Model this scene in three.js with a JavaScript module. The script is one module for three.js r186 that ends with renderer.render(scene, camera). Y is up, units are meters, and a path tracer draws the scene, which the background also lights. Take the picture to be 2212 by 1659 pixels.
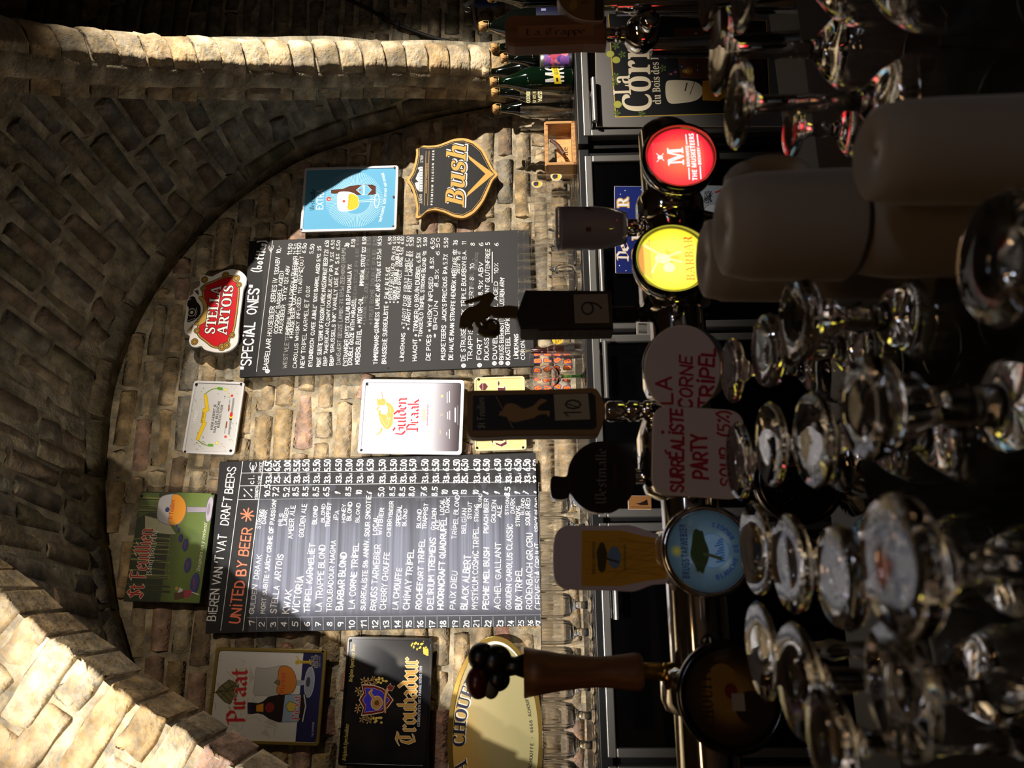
import * as THREE from 'three';
import { RoundedBoxGeometry } from 'three/addons/geometries/RoundedBoxGeometry.js';
import { mergeGeometries } from 'three/addons/utils/BufferGeometryUtils.js';
import { RectAreaLightUniformsLib } from 'three/addons/lights/RectAreaLightUniformsLib.js';

// ---------------------------------------------------------------- camera, lights, exposure
// The photograph is a portrait picture lying on its side: the world's up points to the picture's left.
const V = (x, y, z) => new THREE.Vector3(x, y, z);
const scene = new THREE.Scene();
const FOCAL = 1534, YAW = 15.2 * Math.PI / 180, PITCH = 1.5 * Math.PI / 180, ROLL = 0.0145;
const EYE = V(0, 1.5, 2.5);
const FWD = V(Math.sin(YAW) * Math.cos(PITCH), Math.sin(PITCH), -Math.cos(YAW) * Math.cos(PITCH));
const RW = V(Math.cos(YAW), 0, Math.sin(YAW)), UW = RW.clone().cross(FWD);
const RI = RW.clone().addScaledVector(UW, -ROLL).normalize(), UI = UW.clone().addScaledVector(RW, ROLL).normalize();
const camera = new THREE.PerspectiveCamera(2 * Math.atan(829.5 / FOCAL) * 180 / Math.PI, 4 / 3, 0.05, 40);
camera.position.copy(EYE); camera.up.copy(RI); camera.lookAt(EYE.clone().add(FWD));
camera.focus = 2.45; camera.userData.fStop = 6.4;
scene.background = new THREE.Color(0x000000);
RectAreaLightUniformsLib.init();
const renderer = new THREE.WebGLRenderer({ antialias: true });
renderer.toneMapping = THREE.LinearToneMapping; renderer.toneMappingExposure = 1.0;
renderer.shadowMap.enabled = true;
const LAMPS = [  // unseen spots, out of view, placed to light wall, rib and arch: [position, aim, candela, half angle in degrees, penumbra, colour]
  { p: V(2.6, 2.65, 2.25), aim: V(1.15, 1.85, 0), I: 44, a: 25, pen: 0.45, c: 0xfff3e4 },
  { p: V(-0.35, 3.0, 2.4), aim: V(0.12, 1.75, 0), I: 26, a: 23, pen: 0.4, c: 0xfff8f0 },
  { p: V(-0.83, 2.41, 2.5), aim: V(-0.42, 2.5, 0.8), I: 6.8, a: 36, pen: 0.8, c: 0xffeed6 },
  { p: V(0.55, 3.0, 1.45), aim: V(-0.42, 2.3, 0), I: 1.5, a: 44, pen: 0.9, c: 0xffe9cc },  // out of view under the vault, placed to light the darker left side
];
const STRIPS = [  // unseen strip lamps behind the camera, placed for soft light and chrome streaks: [position, width, depth, intensity, colour]
  { p: V(-0.75, 3.3, 3.9), w: 0.9, d: 0.16, I: 17, c: 0xffc890 },
  { p: V(0.95, 3.3, 4.3), w: 1.0, d: 0.16, I: 17, c: 0xe6ecff },
];

// ---------------------------------------------------------------- helpers
let seed = 7;
const rnd = (a = 1, b) => { seed = (seed * 1664525 + 1013904223) >>> 0; const r = seed / 4294967296; return b === undefined ? r * a : a + r * (b - a); };
const rayTo = (px, py) => FWD.clone().addScaledVector(RI, (1659 - py - 829.5) / FOCAL).addScaledVector(UI, (1106 - px) / FOCAL);
const onZ = (px, py, z) => { const d = rayTo(px, py); return EYE.clone().addScaledVector(d, (z - EYE.z) / d.z); };   // where a line of sight meets the plane at z
const atT = (px, py, t) => EYE.clone().addScaledVector(rayTo(px, py), t);
const taken = {};
const numbered = (n) => { const k = taken[n] = (taken[n] ?? -1) + 1; return k ? n + '_' + String(k).padStart(3, '0') : n; };
function tag(o, label, category, group) { Object.assign(o.userData, { label, category }); if (group) o.userData.group = group; return o; }
function thing(name, label, category, pos = [0, 0, 0], group) {
  const o = new THREE.Group(); o.name = numbered(name); o.position.set(...(pos.isVector3 ? pos.toArray() : pos)); scene.add(o); return tag(o, label, category, group);
}
const shadow = (m) => { m.castShadow = m.receiveShadow = true; return m; };
function part(parent, name, geo, mat) { const m = shadow(new THREE.Mesh(geo, mat)); m.name = name; parent.add(m); return m; }
function struct(name, geo, mat, parent = scene) { const m = shadow(new THREE.Mesh(geo, mat)); m.name = name; m.userData.kind = 'structure'; parent.add(m); return m; }
function copyOf(o, pos, turn, label, group) {
  const c = o.clone(); c.name = numbered(o.name.replace(/_\d{3}$/, '')); c.userData = { ...o.userData };
  if (label) c.userData.label = label; if (group) c.userData.group = group;
  if (pos) c.position.set(...(pos.isVector3 ? pos.toArray() : pos)); if (turn !== undefined) c.rotation.y = turn; scene.add(c); return c;
}
const box = (w, h, d, x = 0, y = 0, z = 0) => new THREE.BoxGeometry(w, h, d).translate(x, y, z);
const rbox = (w, h, d, r, x = 0, y = 0, z = 0) => new RoundedBoxGeometry(w, h, d, 2, r).translate(x, y, z);
const cyl = (r0, r1, h, n = 24, x = 0, y = 0, z = 0) => new THREE.CylinderGeometry(r0, r1, h, n).translate(x, y, z);
const lathe = (pts, n = 32) => new THREE.LatheGeometry(pts.map((p) => new THREE.Vector2(Math.max(p[0], 1e-4), p[1])), n);
const tube = (pts, r, n = 24, s = 8) => new THREE.TubeGeometry(new THREE.CatmullRomCurve3(pts), n, r, s);
const std = (color, roughness = 0.6, metalness = 0, more = {}) => new THREE.MeshStandardMaterial({ color, roughness, metalness, ...more });
const phys = (o) => new THREE.MeshPhysicalMaterial(o);
const smooth = (x, a, b) => { const t = Math.min(1, Math.max(0, (x - a) / (b - a))); return t * t * (3 - 2 * t); };

// noise that repeats without a seam, as textures
function fbm(n, cells, octaves, seed0, gain = 0.5) {
  const out = new Float32Array(n * n); let amp = 1, tot = 0, s = seed0;
  const r = () => { s = (s * 1664525 + 1013904223) >>> 0; return s / 4294967296; };
  for (let o = 0; o < octaves; o++, cells *= 2, amp *= gain) {
    const g = Float32Array.from({ length: cells * cells }, r); tot += amp;
    for (let y = 0; y < n; y++) for (let x = 0; x < n; x++) {
      const fx = x / n * cells, fy = y / n * cells, x0 = Math.floor(fx), y0 = Math.floor(fy), x1 = (x0 + 1) % cells, y1 = (y0 + 1) % cells;
      let u = fx - x0, v = fy - y0; u = u * u * (3 - 2 * u); v = v * v * (3 - 2 * v);
      out[y * n + x] += amp * ((g[y0 * cells + x0] * (1 - u) + g[y0 * cells + x1] * u) * (1 - v) + (g[y1 * cells + x0] * (1 - u) + g[y1 * cells + x1] * u) * v);
    }
  }
  return out.map((v) => v / tot);
}
function dataTex(n, f, srgb) {
  const d = new Uint8Array(n * n * 4);
  for (let i = 0; i < n * n; i++) { const c = f(i); for (let k = 0; k < 3; k++) d[i * 4 + k] = Math.max(0, Math.min(255, c[k] ?? c[0])); d[i * 4 + 3] = 255; }
  const t = new THREE.DataTexture(d, n, n); t.wrapS = t.wrapT = THREE.RepeatWrapping; t.magFilter = THREE.LinearFilter; if (srgb) t.colorSpace = THREE.SRGBColorSpace; t.needsUpdate = true; return t;
}
const nA = fbm(512, 8, 6, 11, 0.6), nB = fbm(512, 5, 4, 23), nC = fbm(512, 32, 3, 5, 0.7);
const stoneMap = dataTex(512, (i) => { const v = 205 + 190 * (nA[i] - 0.5) + 70 * (nB[i] - 0.5), w = 50 * (nB[(i * 7 + 901) % nB.length] - 0.5) + 30 * (nC[i] - 0.5); return [v + w * 0.5, v, v - 4 - w]; }, true);
const stoneBump = dataTex(512, (i) => [128 + 300 * (nA[i] - 0.5) + 120 * (nB[i] - 0.5) + 90 * (nC[i] - 0.5)]);
const woodMap = (() => { const n = 256, a = fbm(n, 4, 4, 77); return dataTex(n, (i) => { const x = i % n, y = Math.floor(i / n); const g = Math.sin((x / n * 26 + a[i] * 7) * 2) * 0.5 + 0.5; const f = a[(y * 3 % n >> 4) * n + (x * 5 % n)]; const v = 190 + 40 * g + 30 * (f - 0.5); return [v, v * 0.97, v * 0.93]; }, true); })();

const STONE = (r, g, b, bump = 0.010) => new THREE.MeshStandardMaterial({ color: new THREE.Color().setRGB(r, g, b), map: stoneMap, bumpMap: stoneBump, bumpScale: bump, roughness: 0.95 });
const M = {
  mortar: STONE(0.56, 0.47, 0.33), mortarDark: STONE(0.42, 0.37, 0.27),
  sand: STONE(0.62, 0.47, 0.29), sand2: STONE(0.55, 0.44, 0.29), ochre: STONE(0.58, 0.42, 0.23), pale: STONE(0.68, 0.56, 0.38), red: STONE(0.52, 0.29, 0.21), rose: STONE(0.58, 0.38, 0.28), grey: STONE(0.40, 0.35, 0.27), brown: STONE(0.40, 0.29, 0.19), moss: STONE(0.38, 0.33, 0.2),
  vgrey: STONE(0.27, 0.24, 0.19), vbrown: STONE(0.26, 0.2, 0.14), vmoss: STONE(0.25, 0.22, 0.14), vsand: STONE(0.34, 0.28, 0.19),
  black: std(0x0b0b0d, 0.45), blackGloss: phys({ color: 0x050506, roughness: 0.18, clearcoat: 0.6, clearcoatRoughness: 0.1 }), counter: std(0x0a0908, 0.55), matt: std(0x080707, 0.85), plaster: std(0x6a5a45, 0.95), floor: std(0x16120e, 0.8),
  alu: std(0x9c9a96, 0.38, 0.85), aluDark: std(0x55524e, 0.4, 0.8), doorGlass: phys({ color: 0x040405, roughness: 0.12, clearcoat: 1, clearcoatRoughness: 0.05 }),
  chrome: std(0xd8d6d2, 0.08, 1), steel: std(0xb8b6b2, 0.3, 1), brass: std(0xb08a3c, 0.25, 1), iron: std(0x1a1917, 0.5, 0.8), cable: std(0x0c0b0a, 0.6),
  glass: phys({ color: 0xffffff, transmission: 1, thickness: 0.004, ior: 1.47, roughness: 0.015 }),
  glassThin: phys({ color: 0xffffff, transmission: 1, thickness: 0, ior: 1.47, roughness: 0.02 }),
  glassGreen: phys({ color: 0x7be07a, transmission: 1, thickness: 0.004, ior: 1.5, roughness: 0.02 }),
  frost: phys({ color: 0xa39b8e, transmission: 0.5, thickness: 0, roughness: 0.95, ior: 1.4, clearcoat: 0.25, clearcoatRoughness: 0.5 }),
  bottle: phys({ color: 0x060a07, roughness: 0.06, clearcoat: 1, clearcoatRoughness: 0.03 }), bottleGreen: phys({ color: 0x05150a, roughness: 0.06, clearcoat: 1, clearcoatRoughness: 0.03 }),
  cork: std(0xb98a55, 0.9), paper: std(0xcfc4b2, 0.9), white: std(0xe8e8ee, 0.45), cream: std(0xe9d9a0, 0.5),
  wood: std(0x8a5c30, 0.5, 0, { map: woodMap }), woodPale: std(0xd2a063, 0.6, 0, { map: woodMap }), leather: std(0x4a2413, 0.6), lamp: std(0x111111, 0.5), tan: std(0x8a6a3c, 0.5),
};

// ---------------------------------------------------------------- lettering
const GLYPHS = {};
`A 0,6 2,0 4,6;.8,4 3.2,4|B 0,6 0,0 2.6,0 3.4,.8 3.2,2.2 2.4,2.8 0,2.8;2.4,2.8 3.8,3.6 3.8,5 2.8,6 0,6|C 4,1 3,0 1.4,0 .2,1.4 0,3 .2,4.6 1.4,6 3,6 4,5|D 0,0 0,6 2,6 3.6,4.8 4,3 3.6,1.2 2,0 0,0
E 3.4,0 0,0 0,6 3.4,6;0,3 2.8,3|F 3.4,0 0,0 0,6;0,3 2.6,3|G 4,1 3,0 1.4,0 .2,1.4 0,3 .2,4.6 1.4,6 3,6 4,5 4,3.4 2.4,3.4|H 0,0 0,6;4,0 4,6;0,3 4,3|I .8,1 .8,6;.7,-.7 1,-.9|J 3,0 3,4.8 2,6 .8,6 0,5
K 0,0 0,6;3.6,0 0,3.4;1,2.7 3.8,6|L 0,0 0,6 3.2,6|M 0,6 .3,0 2.2,3.6 4.2,0 4.5,6|N 0,6 0,0 4,6 4,0|O 2,0 .6,.8 0,3 .6,5.2 2,6 3.4,5.2 4,3 3.4,.8 2,0|P 0,6 0,0 2.6,0 3.8,1 3.8,2.4 2.6,3.3 0,3.3
Q 2,0 .6,.8 0,3 .6,5.2 2,6 3.4,5.2 4,3 3.4,.8 2,0;2.6,4.4 4.2,6.6|R 0,6 0,0 2.6,0 3.8,1 3.8,2.4 2.6,3.3 0,3.3;1.8,3.3 4,6|S 3.8,.9 2.8,0 1.2,0 .2,1 .4,2.2 3.4,3.6 3.8,4.9 2.8,6 1.2,6 0,5.1|T 0,0 4,0;2,0 2,6
U 0,0 0,4.4 .9,6 2.9,6 3.8,4.4 3.8,0|V 0,0 2,6 4,0|W 0,0 1.1,6 2.4,1.6 3.7,6 4.8,0|X 0,0 3.8,6;3.8,0 0,6|Y 0,0 2,3 4,0;2,3 2,6|Z 0,0 3.8,0 0,6 3.8,6
0 1.7,0 .5,.8 0,3 .5,5.2 1.7,6 2.9,5.2 3.4,3 2.9,.8 1.7,0|1 0,1.4 1.4,0 1.4,6|2 0,1.2 1,0 2.8,0 3.4,1.2 3.2,2.4 0,6 3.6,6|3 0,.6 1.2,0 2.8,.3 3,1.8 1.4,2.8 3.2,3.6 3.2,5.2 1.8,6 0,5.4|4 2.6,6 2.6,0 0,4 3.6,4
5 3.2,0 .4,0 .2,2.6 2,2.3 3.3,3.6 3,5.4 1.4,6 0,5.4|6 3,.2 1.2,1.2 .1,3.6 .6,5.6 2,6 3.3,5 3.1,3.4 1.6,2.9 .3,4|7 0,0 3.6,0 1.2,6;.6,3 2.8,3|8 1.8,2.8 .4,1.6 1,.2 2.6,.2 3,1.6 1.8,2.8 .2,4.2 .6,5.8 2.8,5.8 3.4,4.2 1.8,2.8
9 3.2,2.2 1.8,3.1 .3,2.4 .4,.7 1.8,0 3.1,.8 3.2,2.2 2.6,6|. .2,5.8 .5,6|, .6,5.5 .2,6.8|' .5,-.2 .3,1.6|" .3,-.2 .2,1.4;1.3,-.2 1.2,1.4|( 1.4,-.6 .3,1.6 .3,4.6 1.4,6.8|) 0,-.6 1.1,1.6 1.1,4.6 0,6.8|- .2,3.2 2,3.2|+ 1.4,1.6 1.4,4.8;0,3.2 2.8,3.2
% 3.4,.2 .2,6;.3,.6 .9,.4 .9,1.2 .3,1.2 .3,.6;2.8,5 3.3,5 3.3,5.7 2.8,5.7 2.8,5|* 1.5,1.6 1.5,4.8;.2,2.4 2.8,4;2.8,2.4 .2,4|/ 2.4,0 .2,6|b 0,0 0,6 1.6,6 2.2,5 2,3.6 0,3.4|o 1.1,3 .1,4 .1,5.3 1.1,6 2.1,5.3 2.1,4 1.1,3|t .8,.6 .8,5.6 1.6,6;0,2.6 1.8,2.6
l .4,0 .4,6|e 0,4.6 2,4.4 1.6,3 .5,3 0,4.4 .4,5.8 2,5.8|s 1.9,3.4 .8,3 .2,3.8 1.8,5 1.4,6 0,5.6|c 2,3.4 1,2.8 .1,3.8 .1,5.2 1,6 2,5.5|h 0,0 0,6;0,4 1,3 1.8,3.8 1.8,6|€ 4,.6 2.6,0 1,1.2 .6,3 1,4.8 2.6,6 4,5.4;-.4,2.4 2.8,2.4;-.4,3.7 2.6,3.7|: .3,2 .5,2.2;.3,5.6 .5,5.8`
  .split(/[|\n]/).forEach((e) => { GLYPHS[e[0]] = e.slice(2).split(';').map((l) => l.split(' ').map((p) => p.split(',').map(Number))); });
const widthOf = (g, gap) => Math.max(...g.flat().map((p) => p[0])) + gap;
function hand(ctx, S, str, p0, p1, cap, col = '#f4f4f4', lw = 0.16, jit = 0.22) {   // hand lettering from p0 to p1 (places in the photograph), capitals CAP tall there
  const a = S(...p0), b = S(...p1), h = cap * ctx.k / 6, L = Math.hypot(b[0] - a[0], b[1] - a[1]);
  let w = 0; for (const ch of str) w += GLYPHS[ch] ? widthOf(GLYPHS[ch], 1.5) : 2.6; w -= 1.5;
  ctx.save(); ctx.translate(a[0], a[1]); ctx.rotate(Math.atan2(b[1] - a[1], b[0] - a[0])); ctx.strokeStyle = col; ctx.lineCap = ctx.lineJoin = 'round';
  let x = 0;
  for (const ch of str) {
    const g = GLYPHS[ch]; if (!g) { x += 2.6; continue; }
    const sl = rnd(-0.06, 0.10), sy = rnd(0.92, 1.08), dy = rnd(-0.3, 0.3);
    ctx.lineWidth = Math.max(1.1, cap * ctx.k * lw * rnd(0.85, 1.15));
    for (const l of g) { ctx.beginPath(); l.forEach((p, i) => { const yy = (p[1] - 6) * sy + dy + rnd(-jit, jit) * 0.5; ctx.lineTo((x + p[0] - yy * sl + rnd(-jit, jit) * 0.5) * L / w, yy * h); }); ctx.stroke(); }
    x += widthOf(g, 1.5);
  }
  ctx.restore();
}
const NIB = {};
`a .2,4.2 1.2,5 2.4,4 2.4,.4 3,0;2.4,2.8 1,2.6 0,1.6 .2,.6 1,0 2.4,1|b 0,8 0,.6 1.2,0 2.4,1 2.4,4 1.4,5 0,4|d .4,8 2.4,5.6 2.4,1 1.2,0 0,1 0,4 1.2,5 2.4,4.2|e 0,2.4 2.3,3.4 1.3,5 0,4 0,1 1.2,0 2.4,.9|f .6,-1 .6,7 1.6,8 2.4,7.4;-.5,5 2,5|i .3,5 .3,.6 .9,0;.2,6.8 .6,7.2
k 0,8 0,0;0,2.6 1,3.4 2.2,5;.8,3 1.4,2.4 2.4,.4 3,0|l .2,8 .2,.6 .9,0|m 0,5 0,0;0,4 1.1,5 2.1,4.2 2.1,0;2.1,4 3.2,5 4.2,4.2 4.2,.4 4.8,0|n 0,5 0,0;0,4 1.2,5 2.4,4.2 2.4,.4 3,0|o 0,1 0,4 1.2,5 2.4,4 2.4,1 1.2,0 0,1|p 0,5 0,-2.6;0,4 1.3,5 2.4,4 2.4,1 1.2,0 0,.8|r 0,5 0,.4 .6,0;0,4 1.2,5 2,4.3
s 2.2,4.4 1.1,5 .1,4 2.2,1.4 1.2,0 0,.7|t .5,7 .5,.8 1.3,0 1.9,.5;-.4,5 1.8,5|u 0,5 0,.8 1,0 2.4,1;2.4,5 2.4,.4 3,0|w 0,5 0,.8 1,0 2.1,.8 2.1,5;2.1,.8 3.2,0 4.2,1 4.2,5
D 0,7.6 2.4,8 4.2,6.4 4.2,1.6 2.4,0 -.4,.4;1.4,7.6 1.4,.4|G 4.2,6.6 2.4,8 .6,6.4 .2,2 2,0 4,1 4,4 2.4,4|P 1,8 1,-.6;-.4,7.2 2.6,8 4.2,6.4 4,4.4 2.4,3.6 1,4|T -.4,7 1.4,8 4.6,7.4;1,6 .2,3 1.4,.2 3.6,.8;2.6,7.6 2.6,2|S 3.8,6.8 2.2,8 .4,6.4 3.6,2.4 2,0 -.2,1.2;2,7 2,1|F 1,8 1,0;-.4,7.4 1.6,8 4,7.4;1,4.2 3.2,4.2|W 0,7.6 .4,1 1.4,0 2.4,1 2.4,8;2.4,1 3.6,0 4.8,1 4.8,7 3.8,8|L .6,8 .6,1 0,.4 2,.2 3.6,.8;-.4,7.2 .6,8|B .8,8 .8,0;-.4,7.4 2.4,8 3.6,6.6 2.4,4.4 .8,4.2;2.4,4.4 4,3 3.6,.8 2,0 -.4,.6|C 4,6.8 2.4,8 .4,6 .4,2 2,0 4,1.2`
  .split(/[|\n]/).forEach((e) => { NIB[e[0]] = e.slice(2).split(';').map((l) => l.split(' ').map((p) => p.split(',').map(Number))); });
function black(ctx, S, str, p0, p1, cap, col, edge, nib = 0.95) {   // broad-nib blackletter, ascenders CAP tall
  const a = S(...p0), b = S(...p1), h = cap * ctx.k / 8, L = Math.hypot(b[0] - a[0], b[1] - a[1]);
  let w = 0; for (const ch of str) w += NIB[ch] ? widthOf(NIB[ch], 1.15) : 2.2; w -= 1.15;
  ctx.save(); ctx.translate(a[0], a[1]); ctx.rotate(Math.atan2(b[1] - a[1], b[0] - a[0])); ctx.scale(L / w, h);
  const nx = nib * 0.78 / 2, ny = -nib * 0.62 / 2;
  for (const pass of edge ? [0, 1] : [1]) {
    let x = 0; ctx.fillStyle = pass ? col : edge; ctx.strokeStyle = edge; ctx.lineWidth = 0.5; ctx.lineJoin = 'round';
    for (const ch of str) {
      const g = NIB[ch]; if (!g) { x += 2.2; continue; }
      for (const l of g) for (let i = 1; i < l.length; i++) {
        const p = l[i - 1], q = l[i]; ctx.beginPath(); ctx.moveTo(x + p[0] - nx, -p[1] - ny); ctx.lineTo(x + p[0] + nx, -p[1] + ny); ctx.lineTo(x + q[0] + nx, -q[1] + ny); ctx.lineTo(x + q[0] - nx, -q[1] - ny); ctx.closePath(); ctx.fill(); if (!pass) ctx.stroke();
      }
      x += widthOf(g, 1.15);
    }
  }
  ctx.restore();
}
function txt(ctx, S, str, p0, p1, cap, col, o = {}) {   // printed lettering
  const a = S(...p0), b = S(...p1), L = Math.hypot(b[0] - a[0], b[1] - a[1]);
  ctx.save(); ctx.translate(a[0], a[1]); ctx.rotate(Math.atan2(b[1] - a[1], b[0] - a[0]));
  ctx.font = (o.font ?? 'bold') + ' 100px ' + (o.family ?? 'sans-serif'); ctx.textBaseline = 'alphabetic';
  const w = ctx.measureText(str).width; ctx.scale(L / w, cap * ctx.k / 71);
  if (o.edge) { ctx.strokeStyle = o.edge; ctx.lineWidth = o.lw ?? 14; ctx.lineJoin = 'round'; ctx.strokeText(str, 0, 0); }
  ctx.fillStyle = col; ctx.fillText(str, 0, 0); ctx.restore();
}
const poly = (ctx, S, pts, col, line, lw = 1) => { ctx.beginPath(); pts.forEach((p) => ctx.lineTo(...S(...p))); ctx.closePath(); if (col) { ctx.fillStyle = col; ctx.fill(); } if (line) { ctx.strokeStyle = line; ctx.lineWidth = lw * ctx.k; ctx.stroke(); } };
const line = (ctx, S, pts, col, lw) => { ctx.beginPath(); pts.forEach((p) => ctx.lineTo(...S(...p))); ctx.strokeStyle = col; ctx.lineWidth = lw * ctx.k; ctx.lineCap = 'round'; ctx.lineJoin = 'round'; ctx.stroke(); };
const blob = (ctx, S, px, py, rx, ry, col, line0, lw = 1) => { const c = S(px, py); ctx.beginPath(); ctx.ellipse(c[0], c[1], Math.abs(ry * ctx.k), Math.abs(rx * ctx.k), 0, 0, 7); if (col) { ctx.fillStyle = col; ctx.fill(); } if (line0) { ctx.strokeStyle = line0; ctx.lineWidth = lw * ctx.k; ctx.stroke(); } };   // rx along the photo's x
function curve(ctx, S, pts, col, line0, lw = 1, closed = true) {   // smooth outline through the points
  const P = pts.map((p) => S(...p)), n = P.length, mid = (a, b) => [(a[0] + b[0]) / 2, (a[1] + b[1]) / 2];
  ctx.beginPath(); if (closed) { const m = mid(P[n - 1], P[0]); ctx.moveTo(...m); for (let i = 0; i < n; i++) ctx.quadraticCurveTo(...P[i], ...mid(P[i], P[(i + 1) % n])); ctx.closePath(); } else { ctx.moveTo(...P[0]); for (let i = 1; i < n - 1; i++) ctx.quadraticCurveTo(...P[i], ...mid(P[i], P[i + 1])); ctx.lineTo(...P[n - 1]); }
  if (col) { ctx.fillStyle = col; ctx.fill(); } if (line0) { ctx.strokeStyle = line0; ctx.lineWidth = lw * ctx.k; ctx.lineCap = 'round'; ctx.stroke(); }
}
const texOf = (c) => { const t = new THREE.CanvasTexture(c); t.colorSpace = THREE.SRGBColorSpace; t.anisotropy = 8; return t; };
const canvasOf = (w, h) => { const c = document.createElement('canvas'); c.width = Math.round(w); c.height = Math.round(h); return c; };

// ---------------------------------------------------------------- the setting: cellar shell, vault, arch, rib
function brickGeo(w, h, d, rough, nu = 6, nv = 5, corner = 0.012) {   // front face towards +z at z = 0, the body behind it; 40 triangles
  const b = Math.min(corner, h * 0.3), pos = [], uv = [], idx = [], ou = rnd(10), ov = rnd(10);
  const at = (i, n, s) => i === 0 ? -s / 2 : i === 1 ? -s / 2 : i === n - 1 ? s / 2 : i === n - 2 ? s / 2 : -s / 2 + b + (s - 2 * b) * (n === 5 ? 0.5 : (i - 2) / (n - 5));
  for (let j = 0; j < nv; j++) for (let i = 0; i < nu; i++) {
    const ei = Math.min(i, nu - 1 - i), ej = Math.min(j, nv - 1 - j), e = Math.min(ei, ej);
    let x = at(i, nu, w), y = at(j, nv, h), z = e === 0 ? -d : e === 1 ? -b * 1.3 : 0;
    if (e >= 1) { x += rnd(-1, 1) * rough * (e === 1 ? 0.55 : 0.8); y += rnd(-1, 1) * rough * (e === 1 ? 0.55 : 0.5); z += rnd(-1, 1) * rough; if (ei === 1 && ej === 1) { x *= 0.965; y *= 0.93; z -= rnd(0, rough); } }
    pos.push(x, y, z); uv.push((x + (ei === 0 ? Math.sign(x) * d : 0)) * 2.6 + ou, (y + (ej === 0 ? Math.sign(y) * d : 0)) * 2.6 + ov);
  }
  for (let j = 0; j < nv - 1; j++) for (let i = 0; i < nu - 1; i++) { const a = j * nu + i, c = a + nu; idx.push(a, a + 1, c + 1, a, c + 1, c); }
  const g = new THREE.BufferGeometry(); g.setAttribute('position', new THREE.Float32BufferAttribute(pos, 3)); g.setAttribute('uv', new THREE.Float32BufferAttribute(uv, 2)); g.setIndex(idx); g.computeVertexNormals(); return g;
}
const STRETCH = Array.from({ length: 10 }, () => brickGeo(0.205, 0.061, 0.075, 0.0068, 6, 5, 0.0075)), HEAD = Array.from({ length: 6 }, () => brickGeo(0.1, 0.061, 0.075, 0.0068, 6, 5, 0.0075));
const VOUSS = Array.from({ length: 8 }, () => brickGeo(0.2, 0.078, 0.16, 0.0075, 9, 7, 0.008)), VHEAD = Array.from({ length: 5 }, () => brickGeo(0.1, 0.078, 0.16, 0.0075, 7, 7, 0.008));
const pick = (a) => a[Math.floor(rnd(a.length))];
const wallTones = () => { const r = rnd(); return r < 0.28 ? M.sand : r < 0.44 ? M.sand2 : r < 0.58 ? M.ochre : r < 0.70 ? M.pale : r < 0.80 ? M.rose : r < 0.86 ? M.red : r < 0.93 ? M.brown : M.grey; };
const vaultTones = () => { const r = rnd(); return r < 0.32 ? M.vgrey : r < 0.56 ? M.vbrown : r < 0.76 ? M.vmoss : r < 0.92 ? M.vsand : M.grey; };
const mat4 = (X, Y, Z, P) => new THREE.Matrix4().makeBasis(X, Y, Z).setPosition(P);
function brick(parent, len, hgt, m4, tone, pair = [STRETCH, HEAD], base = [0.205, 0.1, 0.061]) {
  const short = len < 0.15, m = shadow(new THREE.Mesh(pick(short ? pair[1] : pair[0]), tone)); m.name = 'brick';
  m4.decompose(m.position, m.quaternion, m.scale); m.scale.set(len / (short ? base[1] : base[0]), hgt / base[2], 1); if (rnd() < 0.5) m.rotateZ(Math.PI); parent.add(m); return m;
}
// cross-section of the vault over the bar, from the right-hand springing over the crown to the left
const PROF = [[1.922, 1.345], [1.86, 1.6], [1.80, 1.9], [1.753, 2.03], [1.70, 2.22], [1.62, 2.42], [1.45, 2.65], [1.344, 2.749], [1.134, 2.895], [0.944, 2.98], [0.702, 3.035], [0.476, 3.035], [0.243, 3.01], [0.068, 2.965], [-0.133, 2.90], [-0.299, 2.82], [-0.45, 2.71], [-0.6, 2.55], [-0.75, 2.3]];
const profCurve = new THREE.CatmullRomCurve3(PROF.map((p) => V(p[0], p[1], 0)), false, 'centripetal'); profCurve.arcLengthDivisions = 600;
const PL = profCurve.getLength(), DIRZ = V(0.18, 0.05, 1).normalize();
const profAt = (s) => { const u = Math.min(1, Math.max(0, s / PL)), p = profCurve.getPointAt(u), t = profCurve.getTangentAt(u); return { p, t, n: V(-t.y, t.x, 0) }; };   // n points into the room
const sampled = Array.from({ length: 241 }, (_, i) => profAt(PL * i / 240).p);
const xEdge = (y, right) => { const top = 2.99; let best = null; for (let i = 1; i < sampled.length; i++) { const a = sampled[i - 1], b = sampled[i]; if ((a.y - y) * (b.y - y) <= 0 && a.y !== b.y) { const x = a.x + (b.x - a.x) * (y - a.y) / (b.y - a.y); if (best === null || (right ? x > best : x < best)) best = x; } } return best ?? (right ? 0.6 : 0.55); };
const RIBZ = [[1.3, 0.125], [1.631, 0.148], [1.904, 0.222], [2.136, 0.316], [2.356, 0.393], [2.535, 0.513], [2.682, 0.642], [2.79, 0.783], [2.845, 0.875], [2.95, 1.02], [3.04, 1.12]];
const lerpList = (l, y) => { if (y <= l[0][0]) return l[0][1]; for (let i = 1; i < l.length; i++) if (y <= l[i][0]) return l[i - 1][1] + (l[i][1] - l[i - 1][1]) * (y - l[i - 1][0]) / (l[i][0] - l[i - 1][0]); return l[l.length - 1][1]; };
const zEnd = (p) => { const r = lerpList(RIBZ, p.y) + 0.03; return p.x > 0.75 ? r : p.x < 0.3 ? 0.63 : 0.63 + (Math.min(r, 1.15) - 0.63) * (p.x - 0.3) / 0.45; };
const onVault = (s, z, off = 0) => { const { p, n } = profAt(s); return V(p.x + 0.18 * z + n.x * off, p.y + 0.05 * z + n.y * off, z); };

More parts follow.
